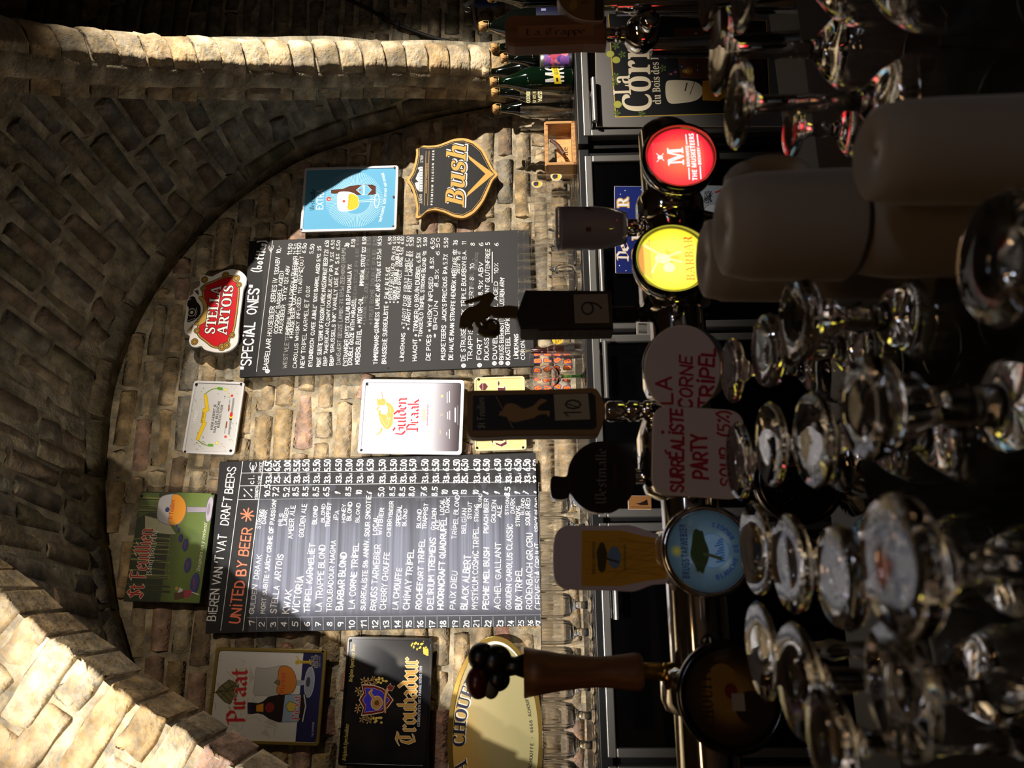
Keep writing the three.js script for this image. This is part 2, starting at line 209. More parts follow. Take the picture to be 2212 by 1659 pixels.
struct('floor', box(6.4, 0.2, 6.2, 0.65, -0.1, 2.6), M.floor);
struct('ceiling', box(6.4, 0.2, 6.2, 0.65, 4.05, 2.6), M.plaster);
struct('wall_left', box(0.2, 4.2, 6.2, -2.5, 2, 2.6), M.plaster);
struct('wall_right', box(0.2, 4.2, 6.2, 3.8, 2, 2.6), M.plaster);
struct('wall_front', box(6.4, 4.2, 0.2, 0.65, 2, 5.7), M.plaster);
const stoneUV = (g, k = 2.6) => { const p = g.attributes.position, n = g.attributes.normal, uv = new Float32Array(p.count * 2); for (let i = 0; i < p.count; i++) { const ax = Math.abs(n.getX(i)), ay = Math.abs(n.getY(i)), az = Math.abs(n.getZ(i)); const [a, b] = az >= ax && az >= ay ? [p.getX(i), p.getY(i)] : ax >= ay ? [p.getZ(i), p.getY(i)] : [p.getX(i), p.getZ(i)]; uv[i * 2] = a * k; uv[i * 2 + 1] = b * k; } g.setAttribute('uv', new THREE.BufferAttribute(uv, 2)); return g; };
const wallBack = struct('wall_back', stoneUV(box(6.2, 4.2, 0.3, 0.65, 2, -0.161)), M.mortar);
{ // courses of the back wall under the vault, and beyond the rib
  const BOARDS = [[0.75, 1.25, 1.5, 2.55], [-0.14, 0.385, 1.5, 2.58]];
  let row = 0;
  for (let y = 1.3; y < 3.72; y += 0.0735, row++) {
    const spans = []; if (y < 3.0) spans.push([y < 2.32 ? -0.82 : xEdge(y, false), xEdge(y, true) - 0.01]); spans.push([Math.max(y < 3.0 ? xEdge(y, true) + 0.16 : 0, 2.02), 2.62]);
    for (const [x0, x1] of spans) {
      let x = x0 + (row % 2 ? 0 : -0.09);
      while (x < x1 - 0.03) {
        const len = rnd() < 0.24 ? 0.1 : 0.205 * rnd(0.9, 1.08), a = Math.max(x, x0), b = Math.min(x + len, x1), cx = (a + b) / 2, hid = BOARDS.some((r) => a > r[0] && b < r[1] && y > r[2] && y < r[3]);
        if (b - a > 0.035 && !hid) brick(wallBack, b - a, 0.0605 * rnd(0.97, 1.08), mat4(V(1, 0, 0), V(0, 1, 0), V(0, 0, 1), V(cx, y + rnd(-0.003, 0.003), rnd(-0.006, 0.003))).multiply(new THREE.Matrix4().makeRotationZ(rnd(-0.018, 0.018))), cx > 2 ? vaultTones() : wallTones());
        x += len + rnd(0.009, 0.016);
      }
    }
  }
}
// the vault: a mortar shell with bricks laid along it
const vault = (() => {
  const NS = 70, NZ = 8, pos = [], uv = [], idx = [];
  for (const off of [-0.009, -0.13]) for (let j = 0; j <= NS; j++) for (let i = 0; i <= NZ; i++) { const s = PL * j / NS, z = -0.01 + (zEnd(profAt(s).p) + 0.01) * i / NZ, q = onVault(s, z, off); pos.push(q.x, q.y, q.z); uv.push(s * 2.6, z * 2.6); }
  const W = NZ + 1, B = (NS + 1) * W;
  for (let j = 0; j < NS; j++) for (let i = 0; i < NZ; i++) { const a = j * W + i; idx.push(a, a + W, a + 1, a + 1, a + W, a + W + 1, B + a, B + a + 1, B + a + W, B + a + 1, B + a + W + 1, B + a + W); }
  for (let j = 0; j < NS; j++) for (const i of [0, NZ]) { const a = j * W + i; idx.push(a, B + a, a + W, a + W, B + a, B + a + W); }
  for (let i = 0; i < NZ; i++) for (const j of [0, NS]) { const a = j * W + i; idx.push(a, a + 1, B + a, a + 1, B + a + 1, B + a); }
  const g = new THREE.BufferGeometry(); g.setAttribute('position', new THREE.Float32BufferAttribute(pos, 3)); g.setAttribute('uv', new THREE.Float32BufferAttribute(uv, 2)); g.setIndex(idx); g.computeVertexNormals();
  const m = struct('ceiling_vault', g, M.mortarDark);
  let row = 0;
  for (let s = 0.03; s < PL - 0.1; s += 0.0785, row++) {
    const { p, t, n } = profAt(s), z1 = zEnd(p) - 0.005; let z = row % 2 ? 0.118 : 0.01;
    while (z < z1 - 0.03) {
      const len = rnd() < 0.15 ? 0.1 : 0.215 * rnd(0.92, 1.08), a = Math.max(z, 0.118), b = Math.min(z + len, z1);
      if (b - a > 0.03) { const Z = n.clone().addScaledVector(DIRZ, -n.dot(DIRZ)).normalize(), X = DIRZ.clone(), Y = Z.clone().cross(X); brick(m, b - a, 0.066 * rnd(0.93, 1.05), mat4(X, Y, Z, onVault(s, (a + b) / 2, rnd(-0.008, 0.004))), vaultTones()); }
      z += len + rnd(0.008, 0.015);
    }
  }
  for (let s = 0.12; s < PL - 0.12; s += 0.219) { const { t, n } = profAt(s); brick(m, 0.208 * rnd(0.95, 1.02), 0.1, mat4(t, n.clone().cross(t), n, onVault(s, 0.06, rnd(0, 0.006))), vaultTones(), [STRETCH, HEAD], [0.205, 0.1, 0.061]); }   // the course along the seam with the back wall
  return m;
})();
// brick rib where the vault meets the next bay
const RIBPX = [[1105, 112, 2.715], [1000, 102, 2.665], [900, 95, 2.61], [750, 92, 2.52], [600, 90, 2.43], [450, 83, 2.30], [300, 73, 2.15], [150, 56, 2.0], [50, 42, 1.9], [-120, 15, 1.75]];
const ribCurve = new THREE.CatmullRomCurve3(RIBPX.map((p) => atT(...p)), false, 'centripetal'); ribCurve.arcLengthDivisions = 400;
{
  const L = ribCurve.getLength(), n = Math.round(L / 0.081), core = [];
  const frame = (u) => { const p = ribCurve.getPointAt(u), T = ribCurve.getTangentAt(u), O = V(0.34, -0.05, 1); O.addScaledVector(T, -O.dot(T)).normalize(); return { p, T, O, W: T.clone().cross(O).normalize() }; };
  const ring = 9, pos = [], uv = [], idx = [], NU = 40;
  for (let k = 0; k <= NU; k++) { const f = frame(k / NU); for (let i = 0; i <= ring; i++) { const a = i / ring * Math.PI * 2; const q = f.p.clone().addScaledVector(f.W, Math.cos(a) * 0.066 - 0.012).addScaledVector(f.O, Math.sin(a) * 0.075 - 0.10); pos.push(q.x, q.y, q.z); uv.push(k / NU * L * 2.6, i / ring); } }
  for (let k = 0; k < NU; k++) for (let i = 0; i < ring; i++) { const a = k * (ring + 1) + i, b = a + ring + 1; idx.push(a, a + 1, b + 1, a, b + 1, b); }
  const g = new THREE.BufferGeometry(); g.setAttribute('position', new THREE.Float32BufferAttribute(pos, 3)); g.setAttribute('uv', new THREE.Float32BufferAttribute(uv, 2)); g.setIndex(idx); g.computeVertexNormals();
  const rib = struct('trim_1', g, M.mortar);
  const NOSE = Array.from({ length: 7 }, () => { const b = brickGeo(0.142, 0.074, 0.13, 0.0045, 9, 7, 0.006), p = b.attributes.position; for (let i = 0; i < p.count; i++) { const x = p.getX(i); p.setZ(i, p.getZ(i) - 8.5 * x * x); } b.computeVertexNormals(); return b; });
  for (let k = 0; k < n; k++) { const f = frame((k + 0.5) / n), m = shadow(new THREE.Mesh(pick(NOSE), pick([M.sand, M.pale, M.ochre, M.sand2, M.pale]))); m.name = 'brick'; mat4(f.W, f.T, f.O, f.p.clone().addScaledVector(f.O, rnd(-0.004, 0.004))).decompose(m.position, m.quaternion, m.scale); m.rotateZ(rnd(-0.05, 0.05)); m.scale.set(rnd(0.97, 1.05), L / n / 0.0772, 1); rib.add(m); }
  for (let k = 0; k < n; k += 1.5) { const f = frame(Math.min(1, (k + 0.7) / n)), fl = f.W.clone().negate(); brick(rib, 0.118, 0.07, mat4(f.T, fl.clone().cross(f.T), fl, f.p.clone().addScaledVector(f.W, -0.071).addScaledVector(f.O, -0.13)), pick([M.brown, M.sand2, M.grey])); }
}
// the arch nearer the room: its face of old bricks, its soffit in the dark
const ZA = 0.8;
{
  const inView = [[515, 1654], [434, 1602], [347, 1543], [244, 1475], [160, 1404], [81, 1350], [0, 1274]].map((p) => onZ(...p, ZA));
  const a0 = inView[0], d0 = inView[0].clone().sub(inView[1]).normalize();
  const pts = [a0.clone().addScaledVector(d0, 0.9).add(V(-0.03, 0, 0)), a0.clone().addScaledVector(d0, 0.4), ...inView, V(0.17, 3.02, ZA), V(0.42, 3.14, ZA), V(0.8, 3.26, ZA), V(1.3, 3.3, ZA), V(1.9, 3.3, ZA), V(2.4, 3.25, ZA)];
  const edge = new THREE.CatmullRomCurve3(pts, false, 'centripetal'); edge.arcLengthDivisions = 400;
  const poly2 = edge.getSpacedPoints(60).map((p) => [p.x, p.y]);
  const sh = new THREE.Shape(); poly2.forEach((p, i) => { const q = poly2[Math.min(60, i + 1)], r = poly2[Math.max(0, i - 1)], l = Math.hypot(q[0] - r[0], q[1] - r[1]), x = p[0] - (q[1] - r[1]) / l * 0.014, y = p[1] + (q[0] - r[0]) / l * 0.014; i ? sh.lineTo(x, y) : sh.moveTo(x, y); });
  sh.lineTo(2.4, 3.95); sh.lineTo(-2.4, 3.95); sh.lineTo(-2.4, poly2[0][1]);
  const g = new THREE.ExtrudeGeometry(sh, { depth: 0.145, bevelEnabled: false }); g.translate(0, 0, ZA - 0.157);
  const arch = struct('trim_2', stoneUV(g), M.mortar);
  const L = edge.getLength(); let row = 0;
  for (let s = 0.35; s < 2.0; s += 0.0885, row++) {
    const u = s / L, p = edge.getPointAt(u), t = edge.getTangentAt(u), o = V(-t.y, t.x, 0), tones = () => pick([M.sand, M.pale, M.ochre, M.sand, M.pale, M.sand2, M.rose, row % 5 === 2 ? M.red : M.sand]);
    let r = 0.004; const seq = row % 2 ? [0.10, 0.2, 0.2, 0.2] : [0.2, 0.2, 0.2, 0.1];
    for (const len0 of seq) { const len = len0 * rnd(0.95, 1.06); brick(arch, len, 0.0765 * rnd(0.96, 1.04), mat4(o, V(0, 0, 1).cross(o), V(0, 0, 1), p.clone().addScaledVector(o, r + len / 2).add(V(0, 0, rnd(-0.006, 0.004)))), tones(), [VOUSS, VHEAD], [0.2, 0.1, 0.078]); r += len + 0.012; }
  }
}

// ---------------------------------------------------------------- signs and boards on the back wall
// corners: upper left, upper right, lower right, lower left of the upright thing, as places in the photograph that lie on the plane at z
function plate({ name, label, category, corners, z = 0.032, thick = 0.004, ppm = 2200, draw, outline, radius = 0.012, rough = 0.35, side = M.white, rim, rimMat, screws, gloss = 0.4, nail = true, spec = 1 }) {
  const P = corners.map((c) => onZ(...c, z)), c = P.reduce((a, b) => a.add(b), V(0, 0, 0)).multiplyScalar(1 / P.length);
  const Q = corners.map((p) => onZ(...p, z)), ang = outline ? 0 : (Math.atan2(Q[1].y - Q[0].y, Q[1].x - Q[0].x) + Math.atan2(Q[2].y - Q[3].y, Q[2].x - Q[3].x)) / 2;
  let w, h; const loc = (px, py) => { const p = onZ(px, py, z).sub(c); return [p.x * Math.cos(ang) + p.y * Math.sin(ang), -p.x * Math.sin(ang) + p.y * Math.cos(ang)]; };
  const sh = new THREE.Shape(); let cx = 0, cy = 0;
  if (outline) {
    const o = outline.map((p) => loc(...p)), xs = o.map((p) => p[0]), ys = o.map((p) => p[1]); w = Math.max(...xs) - Math.min(...xs); h = Math.max(...ys) - Math.min(...ys); cx = (Math.max(...xs) + Math.min(...xs)) / 2; cy = (Math.max(...ys) + Math.min(...ys)) / 2;
    const cv = new THREE.CatmullRomCurve3(o.map((p) => V(p[0], p[1], 0)), true, 'centripetal').getPoints(o.length * 5); cv.forEach((p, i) => i ? sh.lineTo(p.x, p.y) : sh.moveTo(p.x, p.y));
  } else {
    w = (Q[0].distanceTo(Q[1]) + Q[3].distanceTo(Q[2])) / 2; h = (Q[0].distanceTo(Q[3]) + Q[1].distanceTo(Q[2])) / 2;
    const r = Math.max(radius, 0.001), a = w / 2, b = h / 2; sh.moveTo(-a + r, -b); sh.lineTo(a - r, -b); sh.quadraticCurveTo(a, -b, a, -b + r); sh.lineTo(a, b - r); sh.quadraticCurveTo(a, b, a - r, b); sh.lineTo(-a + r, b); sh.quadraticCurveTo(-a, b, -a, b - r); sh.lineTo(-a, -b + r); sh.quadraticCurveTo(-a, -b, -a + r, -b);
  }
  const s = Math.min(ppm, 2046 / Math.max(w, h)), cv = canvasOf(w * s, h * s), ctx = cv.getContext('2d'), W = cv.width, H = cv.height;
  const S = (px, py) => { const l = loc(px, py); return [((l[0] - cx) / w + 0.5) * W, (0.5 - (l[1] - cy) / h) * H]; };
  ctx.k = s * (EYE.distanceTo(c) * 0.97) / FOCAL; draw(ctx, S, W, H);
  const g = new THREE.ExtrudeGeometry(sh, { depth: thick, bevelEnabled: true, bevelSize: 0.0012, bevelThickness: 0.0012, bevelSegments: 1, curveSegments: 8 }); g.translate(0, 0, -thick);
  const p = g.attributes.position, uv = g.attributes.uv; for (let i = 0; i < p.count; i++) uv.setXY(i, (p.getX(i) - cx) / w + 0.5, (p.getY(i) - cy) / h + 0.5);
  const o = thing(name, label, category, c); o.rotation.z = ang;
  const face = phys({ map: texOf(cv), roughness: rough, clearcoat: gloss, clearcoatRoughness: 0.15, specularIntensity: spec });
  part(o, 'panel', g, [face, side]);
  if (rim) { const hole = new THREE.Path(sh.getPoints(8).map((q) => new THREE.Vector2(q.x * (1 - 2 * rim / w), q.y * (1 - 2 * rim / h)))); const rs = sh.clone(); rs.holes = [hole]; part(o, 'rim', new THREE.ExtrudeGeometry(rs, { depth: 0.003, bevelEnabled: true, bevelSize: 0.001, bevelThickness: 0.0015, bevelSegments: 2, curveSegments: 8 }), rimMat ?? side); }
  for (const q of screws ?? []) { const l = loc(...q); part(o, 'screw', cyl(0.0045, 0.0045, 0.004, 12).rotateX(Math.PI / 2).translate(l[0], l[1], rim ? 0.003 : 0.0015), M.iron); }
  if (nail) for (const x of [-0.3, 0.3]) part(o, 'nail', cyl(0.003, 0.003, z - thick - 0.004, 8).rotateX(Math.PI / 2).translate(cx + x * w, cy + 0.28 * h, -(z + thick - 0.004) / 2), M.iron);
  return o;
}
const fill = (ctx, W, H, c) => { ctx.fillStyle = c; ctx.fillRect(0, 0, W, H); };
const dust = (ctx, W, H, n, col, r0, r1) => { ctx.fillStyle = col; for (let i = 0; i < n; i++) { ctx.beginPath(); ctx.arc(rnd(W), rnd(H), rnd(r0, r1), 0, 7); ctx.fill(); } };

// draft board
const ROWN = ['GULDEN  DRAAK|548,1326|565.6,1199.5|10', "MORT SUBITE 'JUICY CRIME OF PASSION'|572,1325|597,1079.5|8.5", 'STELLA  ARTOIS|597,1324|611.7,1198.5|12', 'KWAK|624,1325|630.7,1274.5|13', 'VICTORIA|645,1324|655,1245.6|13', 'TRIPEL KARMELIET|669,1322|680.4,1175|12', 'LA TRAPPE BLOND|694,1320|703,1177.8|12', 'TROUBADOUR MAGMA|715.7,1320.6|725.6,1168|10', 'BARBAR BLOND|740,1317|749,1194|12.5', 'LA CORNE TRIPEL|765.4,1314|774.5,1174|11.5', 'SURREALISTE 5th ANNIV. SOUR SMOOTIE|789,1318|802,1070.5|9.5', 'BRUGS TARWEBIER|811.5,1318|821.5,1177|11.5', 'CHERRY CHOUFFE|833,1316|841.6,1194|11', 'LA CHOUFFE|859,1316|868,1227.7|11.5', 'CHIMAY TRIPEL|884,1316|894,1188|12', 'ROCHEFORT TRIPEL|910,1316|917.5,1166|11', 'DELIRIUM TREMENS|935,1316|941,1162.6|12', 'HOORNCRAFT QUADRUPEL|957,1316|964.5,1119|12', 'PAIX DIEU|983,1316|988,1235|11', 'BLACK ALBERT|1009,1316|1017,1199.7|13', 'MYSTICUM COSMIC TRIPEL|1031,1316|1034,1139|11', 'PECHE MEL BUSH|1055,1316|1056.8,1184|11.5', 'ACHEL GALLANT|1081,1316|1082,1171.7|12', 'GOUDEN CAROLUS CLASSIC|1104,1316|1107,1132.8|11', 'BUX TRIPEL|1127,1316|1127,1227.7|12.5', 'RODENBACH GR.CRU|1149,1316|1150,1151.8|12', 'CERVESIA GRUUT|1168,1316|1168,1172.6|11.5'];
const KINDS = 'STRONG|562,1142|570,1102|8.5;DARK|574,1131|578,1102|7.5;PILS|610,1135|612,1110|8;LAGER|619,1134|624,1098|8;AMBER ALE|632,1163|638,1092|9.5;GOLDEN ALE|655.7,1160|662.7,1089|10;BLOND|683.6,1132|686.6,1094|8.5;BLOND|701.5,1128|702.5,1089|7.5;TRAPPIST|711.4,1138|715.4,1087|8;IPA|730,1124|733,1103|9;HONEY|746,1128|747,1089|7.5;BLOND|758,1124|760.6,1085|8.5;BLOND|776,1128|778,1087|8;LOCAL|814,1155|816,1115|8.5;WITBIER|824,1155|829,1098|8.5;CHERRYBEER|843,1159|850,1083|8;SPECIAL|864,1137|868,1092|8.5;BLOND|877,1136|879.6,1100|7.5;BLOND|908.5,1140|910,1101|8;TRAPPIST|921,1143|925,1088|8.5;GOLDEN|940,1144.5|943,1099|8.5;ALE|949,1144.5|950,1123|7;LOCAL|959,1112|960,1078.5|8.5;DARK|970,1106.6|972,1076|8;TRIPEL BLOND|986,1163.5|992.6,1070|9;BELGIAN|1006,1152|1008,1099|9;STOUT|1018,1121|1019,1085|8;STRONG|1033,1127|1034,1090|8;BLOND|1039.6,1096|1041,1067|6.5;PEACH BEER|1054,1151|1055,1077.6|9;GOLDEN|1070,1129|1072,1081|8.5;ALE|1082,1117|1083,1092|8.5;STRONG|1098,1112|1100,1068.6|7;DARK|1111,1109|1112,1077|8.5;STRONG|1122,1137|1123.7,1094|8;BLOND|1132,1112|1132.7,1076.7|7;SOUR RED|1144.5,1134.6|1145,1076.7|9;SPICY BLOND|1165,1149|1165,1075|9.5';
const STREN = '10,5 7,2 5,2 8,5 8.5 8,5 6.5 9 8.5 10 6 5,0 8.5 8.5 8,0 7.6 8.5 10 10 13 10 8 9 8.5 9 7 9'.split(' '), PRICE = '6,50 6,50 3.00 5.50 6.50 5.50 5.50 6.50 5.00 6.50 6.50 5,50 5.50 5.00 6,50 6.50 5.50 6.50 6.50 6,50 6.50 6.50 6.50 6.50 6,50 6.50 6.50'.split(' ');
const PX = [587, 605, 628, 648, 668.7, 691.5, 714, 738, 761, 784, 807, 833, 856.6, 878, 898.6, 925, 948, 970, 993, 1010.7, 1037, 1057.7, 1082, 1104.7, 1125.5, 1145.4, 1165];
const NX = [549, 571, 595, 619, 644, 669, 693, 717, 741, 766, 791, 816, 840, 864, 889, 914, 939, 963, 988, 1013, 1035, 1060, 1086, 1109, 1131, 1151, 1170];
const three = (s) => { const q = s.split('|'); return [q[0], q[1].split(',').map(Number), q[2].split(',').map(Number), +q[3]]; };
plate({ name: 'menu_board', label: 'tall black menu board of numbered draft beers, smeared grey with wiped chalk, orange heading', category: 'menu board', corners: [[438, 1362], [482, 992], [1150, 985], [1175, 1357]], thick: 0.012, radius: 0.002, rough: 0.75, gloss: 0, side: M.black, ppm: 1800,
  draw(ctx, S, W, H) {
    fill(ctx, W, H, '#17181b');
    const top = S(548, 1200)[1];   // wiped chalk lies on the field of the list
    const x0 = S(800, 1332)[0], x1 = S(800, 1062)[0];
    { const gr = ctx.createLinearGradient(x0 - 30, 0, W, 0); gr.addColorStop(0, 'rgba(150,157,182,0.25)'); gr.addColorStop(0.08, 'rgba(150,157,182,0.52)'); gr.addColorStop(0.5, 'rgba(146,153,178,0.42)'); gr.addColorStop(0.74, 'rgba(140,146,168,0.30)'); gr.addColorStop(0.8, 'rgba(140,146,168,0.08)'); gr.addColorStop(1, 'rgba(140,146,168,0.06)'); ctx.fillStyle = gr; ctx.fillRect(0, top, W, H - top); }
    for (let i = 0; i < 520; i++) { const y = top + rnd(H - top), hh = rnd(4, 30), a = x0 + rnd(-20, 120) * (rnd() < 0.5 ? 0 : 1), b = x1 + rnd(-160, 30); const gr = ctx.createLinearGradient(a, 0, b, 0), al = rnd(0.02, 0.15); gr.addColorStop(0, 'rgba(165,172,196,0)'); gr.addColorStop(0.12, `rgba(165,172,196,${al})`); gr.addColorStop(0.8, `rgba(160,168,195,${al * 0.8})`); gr.addColorStop(1, 'rgba(160,168,195,0)'); ctx.fillStyle = gr; ctx.fillRect(a, y, b - a, hh); }
    for (let i = 0; i < 260; i++) { const y = top + rnd(H - top), x = rnd(x0, W); ctx.strokeStyle = `rgba(200,205,225,${rnd(0.03, 0.16)})`; ctx.lineWidth = rnd(0.6, 2); ctx.beginPath(); ctx.moveTo(x, y); ctx.quadraticCurveTo(x + rnd(40, 160), y + rnd(-6, 6), x + rnd(80, 300), y + rnd(-9, 9)); ctx.stroke(); }
    for (let i = 0; i < 46; i++) { const y = top + rnd(H - top), x = rnd(x1 - 40, W); ctx.fillStyle = `rgba(150,158,185,${rnd(0.05, 0.2)})`; ctx.beginPath(); ctx.ellipse(x, y, rnd(8, 40), rnd(6, 24), 0, 0, 7); ctx.fill(); }
    const wl = '#dfe0e4';
    line(ctx, S, [[477, 1362], [525, 994]], wl, 1.4); line(ctx, S, [[525, 1362], [570, 994]], wl, 1.5);
    line(ctx, S, [[522, 1022], [1157, 1012]], wl, 1); line(ctx, S, [[517.5, 1049.6], [1171, 1040]], wl, 1); line(ctx, S, [[513.5, 1079.5], [1172.5, 1070]], '#8f93a0', 0.8); line(ctx, S, [[513.5, 1079.5], [558, 1078.7]], wl, 1.2); line(ctx, S, [[534, 1334], [1175, 1328]], '#9a9dab', 0.9);
    NX.forEach((x) => line(ctx, S, [[x + 5.5, 1361], [x + 5, 1332]], '#b9bbc4', 0.7));
    hand(ctx, S, "BIEREN VAN 'T VAT   DRAFT BEERS", [466, 1340.5], [509.5, 1009.8], 18, '#e2e2e2', 0.13);
    hand(ctx, S, 'UNITED BY BEER', [516.8, 1346], [544, 1141.6], 21, '#ee7a58', 0.15);
    for (let i = 0; i < 4; i++) { const a = i * Math.PI / 4 + 0.2; line(ctx, S, [[534.4 - Math.sin(a) * 14, 1112 + Math.cos(a) * 14], [534.4 + Math.sin(a) * 14, 1112 - Math.cos(a) * 14]], '#ee7a58', 3); }
    hand(ctx, S, '€', [553, 1018], [554.5, 999], 16, wl, 0.1); hand(ctx, S, 'PRICE', [566, 1019.5], [567, 998], 6, wl); hand(ctx, S, 'cl.', [548, 1045], [549, 1028], 14, wl, 0.12); hand(ctx, S, 'SIZE', [563, 1046], [564, 1028], 6, wl); hand(ctx, S, '%', [545, 1075], [546, 1057], 18, wl, 0.1); hand(ctx, S, 'STRENGTH', [557, 1077.5], [558.5, 1051], 6, wl);
    for (const r of ROWN) { const [s, a, b, c] = three(r); hand(ctx, S, s, a, b, c, '#f6f6f8', rnd(0.13, 0.19)); }
    for (const r of KINDS.split(';')) { const [s, a, b, c] = three(r); hand(ctx, S, s, a, b, c, '#f2f2f6', rnd(0.13, 0.19)); }
    PX.forEach((x, i) => {
      const n = STREN[i], o = i === 26 ? 2 : 0; hand(ctx, S, n, [x - 4 + o, 1072 - (n.length < 3 ? 4 : 0)], [x - 3 + o, 1072 - 6.4 * n.length], 11.5, '#f2f2f6', 0.17);
      const s = [1, 2, 19, 21].includes(i) ? '25' : '33'; hand(ctx, S, s, [x - 1, 1043], [x, 1030], 12, '#f4f4f6', 0.2); hand(ctx, S, 'cl', [x - 0.5, 1028.5], [x, 1023.5], 6, '#e8e8ee', 0.2);
      hand(ctx, S, PRICE[i], [x - 1, 1017], [x, 993], 13, '#f6f6f8', 0.19);
    });
    NX.forEach((x, i) => hand(ctx, S, String(i + 1), [x, 1353 + (i > 8 ? 3 : 0)], [x + 0.6, 1344 - (i > 8 ? 3 : 0)], 11, '#f4f4f6', 0.17));
  } });
// bottle board
const BOT = `"SPECIAL  ONES" |541.6,796.6|561,610|21|w~(bottles)|563,588|577,521|19|w~BABBELAAR HOUSEBEER  SERIES IV  13%ABV  10,-|578.7,798|607.6,531.6|9.5|w~(COGNAC BARREL AGED)|599.5,720.6|613,586.8|8|w~WESTVLETEREN|619,795.6|628,700|8.5|g~HOUSEBEER  'STYX' 12% ABV|609.4,719.7|626,575|8|w~11.50|630,550|632,527|9|w~(IMPERIAL VANILLA CHOCOLATE STOUT)|624.8,724|642,554|8|w~11.50|642,549|644,527|8.5|w~* HOUSE BEER 'COCYTUS BLUEBERRY'|633,731|646,556|8.5|w~11.50|650,549|651,525|8.5|w~CAROLUS WHISKY INFUSED  11% ABV STOUT|641,795|656,554|7.5|w
NEW TRIPEL KARMELIET 0.0%|657,794|670,619|8.5|w~6.50|660,547|663,526|7.5|w~EYLENBOSCH  CUVEE JUBILE'  100% BARREL AGED 5.9%  25|673.6,792|694,532.5|7.5|w~5.50|676,548|680,528|8.5|w~MORT SUBITE 'CRIME OF PASSION' LAMBIC PASSIONFRUIT BEER 7.2%  6.50|692.6,792|710.7,520|8.5|w~BBP 'AMERICAN CLOWN' DOUBLE JUICY IPA  7.5%  6.50|706,790|723,519|7.5|w~BBP 'BRUSSELS INK' VANILLY UBE IPA  5.8%  6.50|719.7,789|735,520|7.5|w~DANSAERT GEUZE LAMBIC 7% 075cl ZEEHOND (RHUM)|735,787.5|747,537|8|g~('STRANGER DAYS' COLLAB B.B.P POHJALLA 7%|750,790|760,572|8|w~30|753,534|755,526|9|w~DOUBLE GOZE WITH MIRABEL|760,788|769.4,644.7|8|w~8.50|766,534|768,517|8|w~AMERICAN STYLE IPA  6.8%  6.50|769,665|776,512|7|d~MOERSLEUTEL * MOTOR-OIL|776.7,786.6|784,643|9|w~IMPERIAL STOUT 12%  8.50|785,618|791.5,512|8|w~* CRANK THE JOKE  HAZY IPA 5.5%  8.50|790,701.6|801,512|8|d~* FRUIT BOMB  DOUBLE IPA 8%  8.50|804.7,701|814.6,511|8|d
TIMMERMANS-GUINNESS  LAMBIC AND STOUT 6% 37.5cl  14.50|815.5,786.6|824.6,511|8.5|w~BRASSERIE SURREALISTE *  PALE ALE 5.6%|833.6,785.7|841.8,577.8|8.5|w~6.50|845,528|846,512|7.5|w~* OPERA FANTASTICO  IPA 6.7%  6.50|846,654.6|856,512|7|w~* DOUBLE TROUBLE  DOUBLE IPA  6.50|854.4,654.6|865,512|7|w~* VENUS EFFECT  GOSE 4.5%  6.50|862.5,654.6|873.4,512|7|w~LINDEMANS  * TAROT D'OR  FRUIT LAMBIC 8%   5.50|871.6,780|887,512|8|w~* TAROT NOIR  FRUIT LAMBIC 8%   5.50|885,712.5|894,512.6|7.5|w~HAACHT * TONGERLO BRUIN DUBBEL 6.5%   5.50|899.5,779.4|910,513.5|8.5|w~* TONGERLO TRIPEL STRONG BLOND 9%   5.50|911,737|922.6,513.5|7.5|w~DE POES * WHISKY INFUSED    8.5%    6.50|929,778.5|939,514.5|8.5|w~* BRUIN    8.5%    6.50|943,729.7|950,514.5|7.5|w~MUSKETEERS  JACK'S PRECIOUS IPA 5.7%    5.50|961,777.6|968,514.5|8.5|w
DE HALVE MAAN STRAFFE HENDRIK HERITAGE 11%   35|978,776.7|988,520|8.5|w~2022  75 cl|992.6,591|994.4,545|6.5|w~DE STRUISE BLACK TRIPLE BOURBON B.A.   11|1005,779.4|1007,522.6|9|w~TRAPPIST ZUNDERT  8   10       8|1019.7,778.5|1025,525|9|w~COLLAB UILTJE -|1021,650|1024,560|8|d~BREWDOG|1031,583|1033,546|7|d~FORT LAPIN 8   8.9% ABV      6|1039.6,776.7|1044,525|9|w~DUCASSIS BLACK CURRANT GLUTENFREE  5|1055,777.6|1058,524.4|8.5|w~DUVEL BARREL AGED   10%       6|1073,775.8|1076.7,525|8.5|w~BRUGS BIERINSTITUUT IJZEREN ARM'|1087.5,776.7|1089,599.5|8.5|w~KASTEEL TROPICAL|1102,776.7|1100,671|9|w~LINDEMANS|1119,775|1119,722|8|w~CORONA +|1133.6,776.7|1132.7,719|8|w`.split(/[~\n]/);
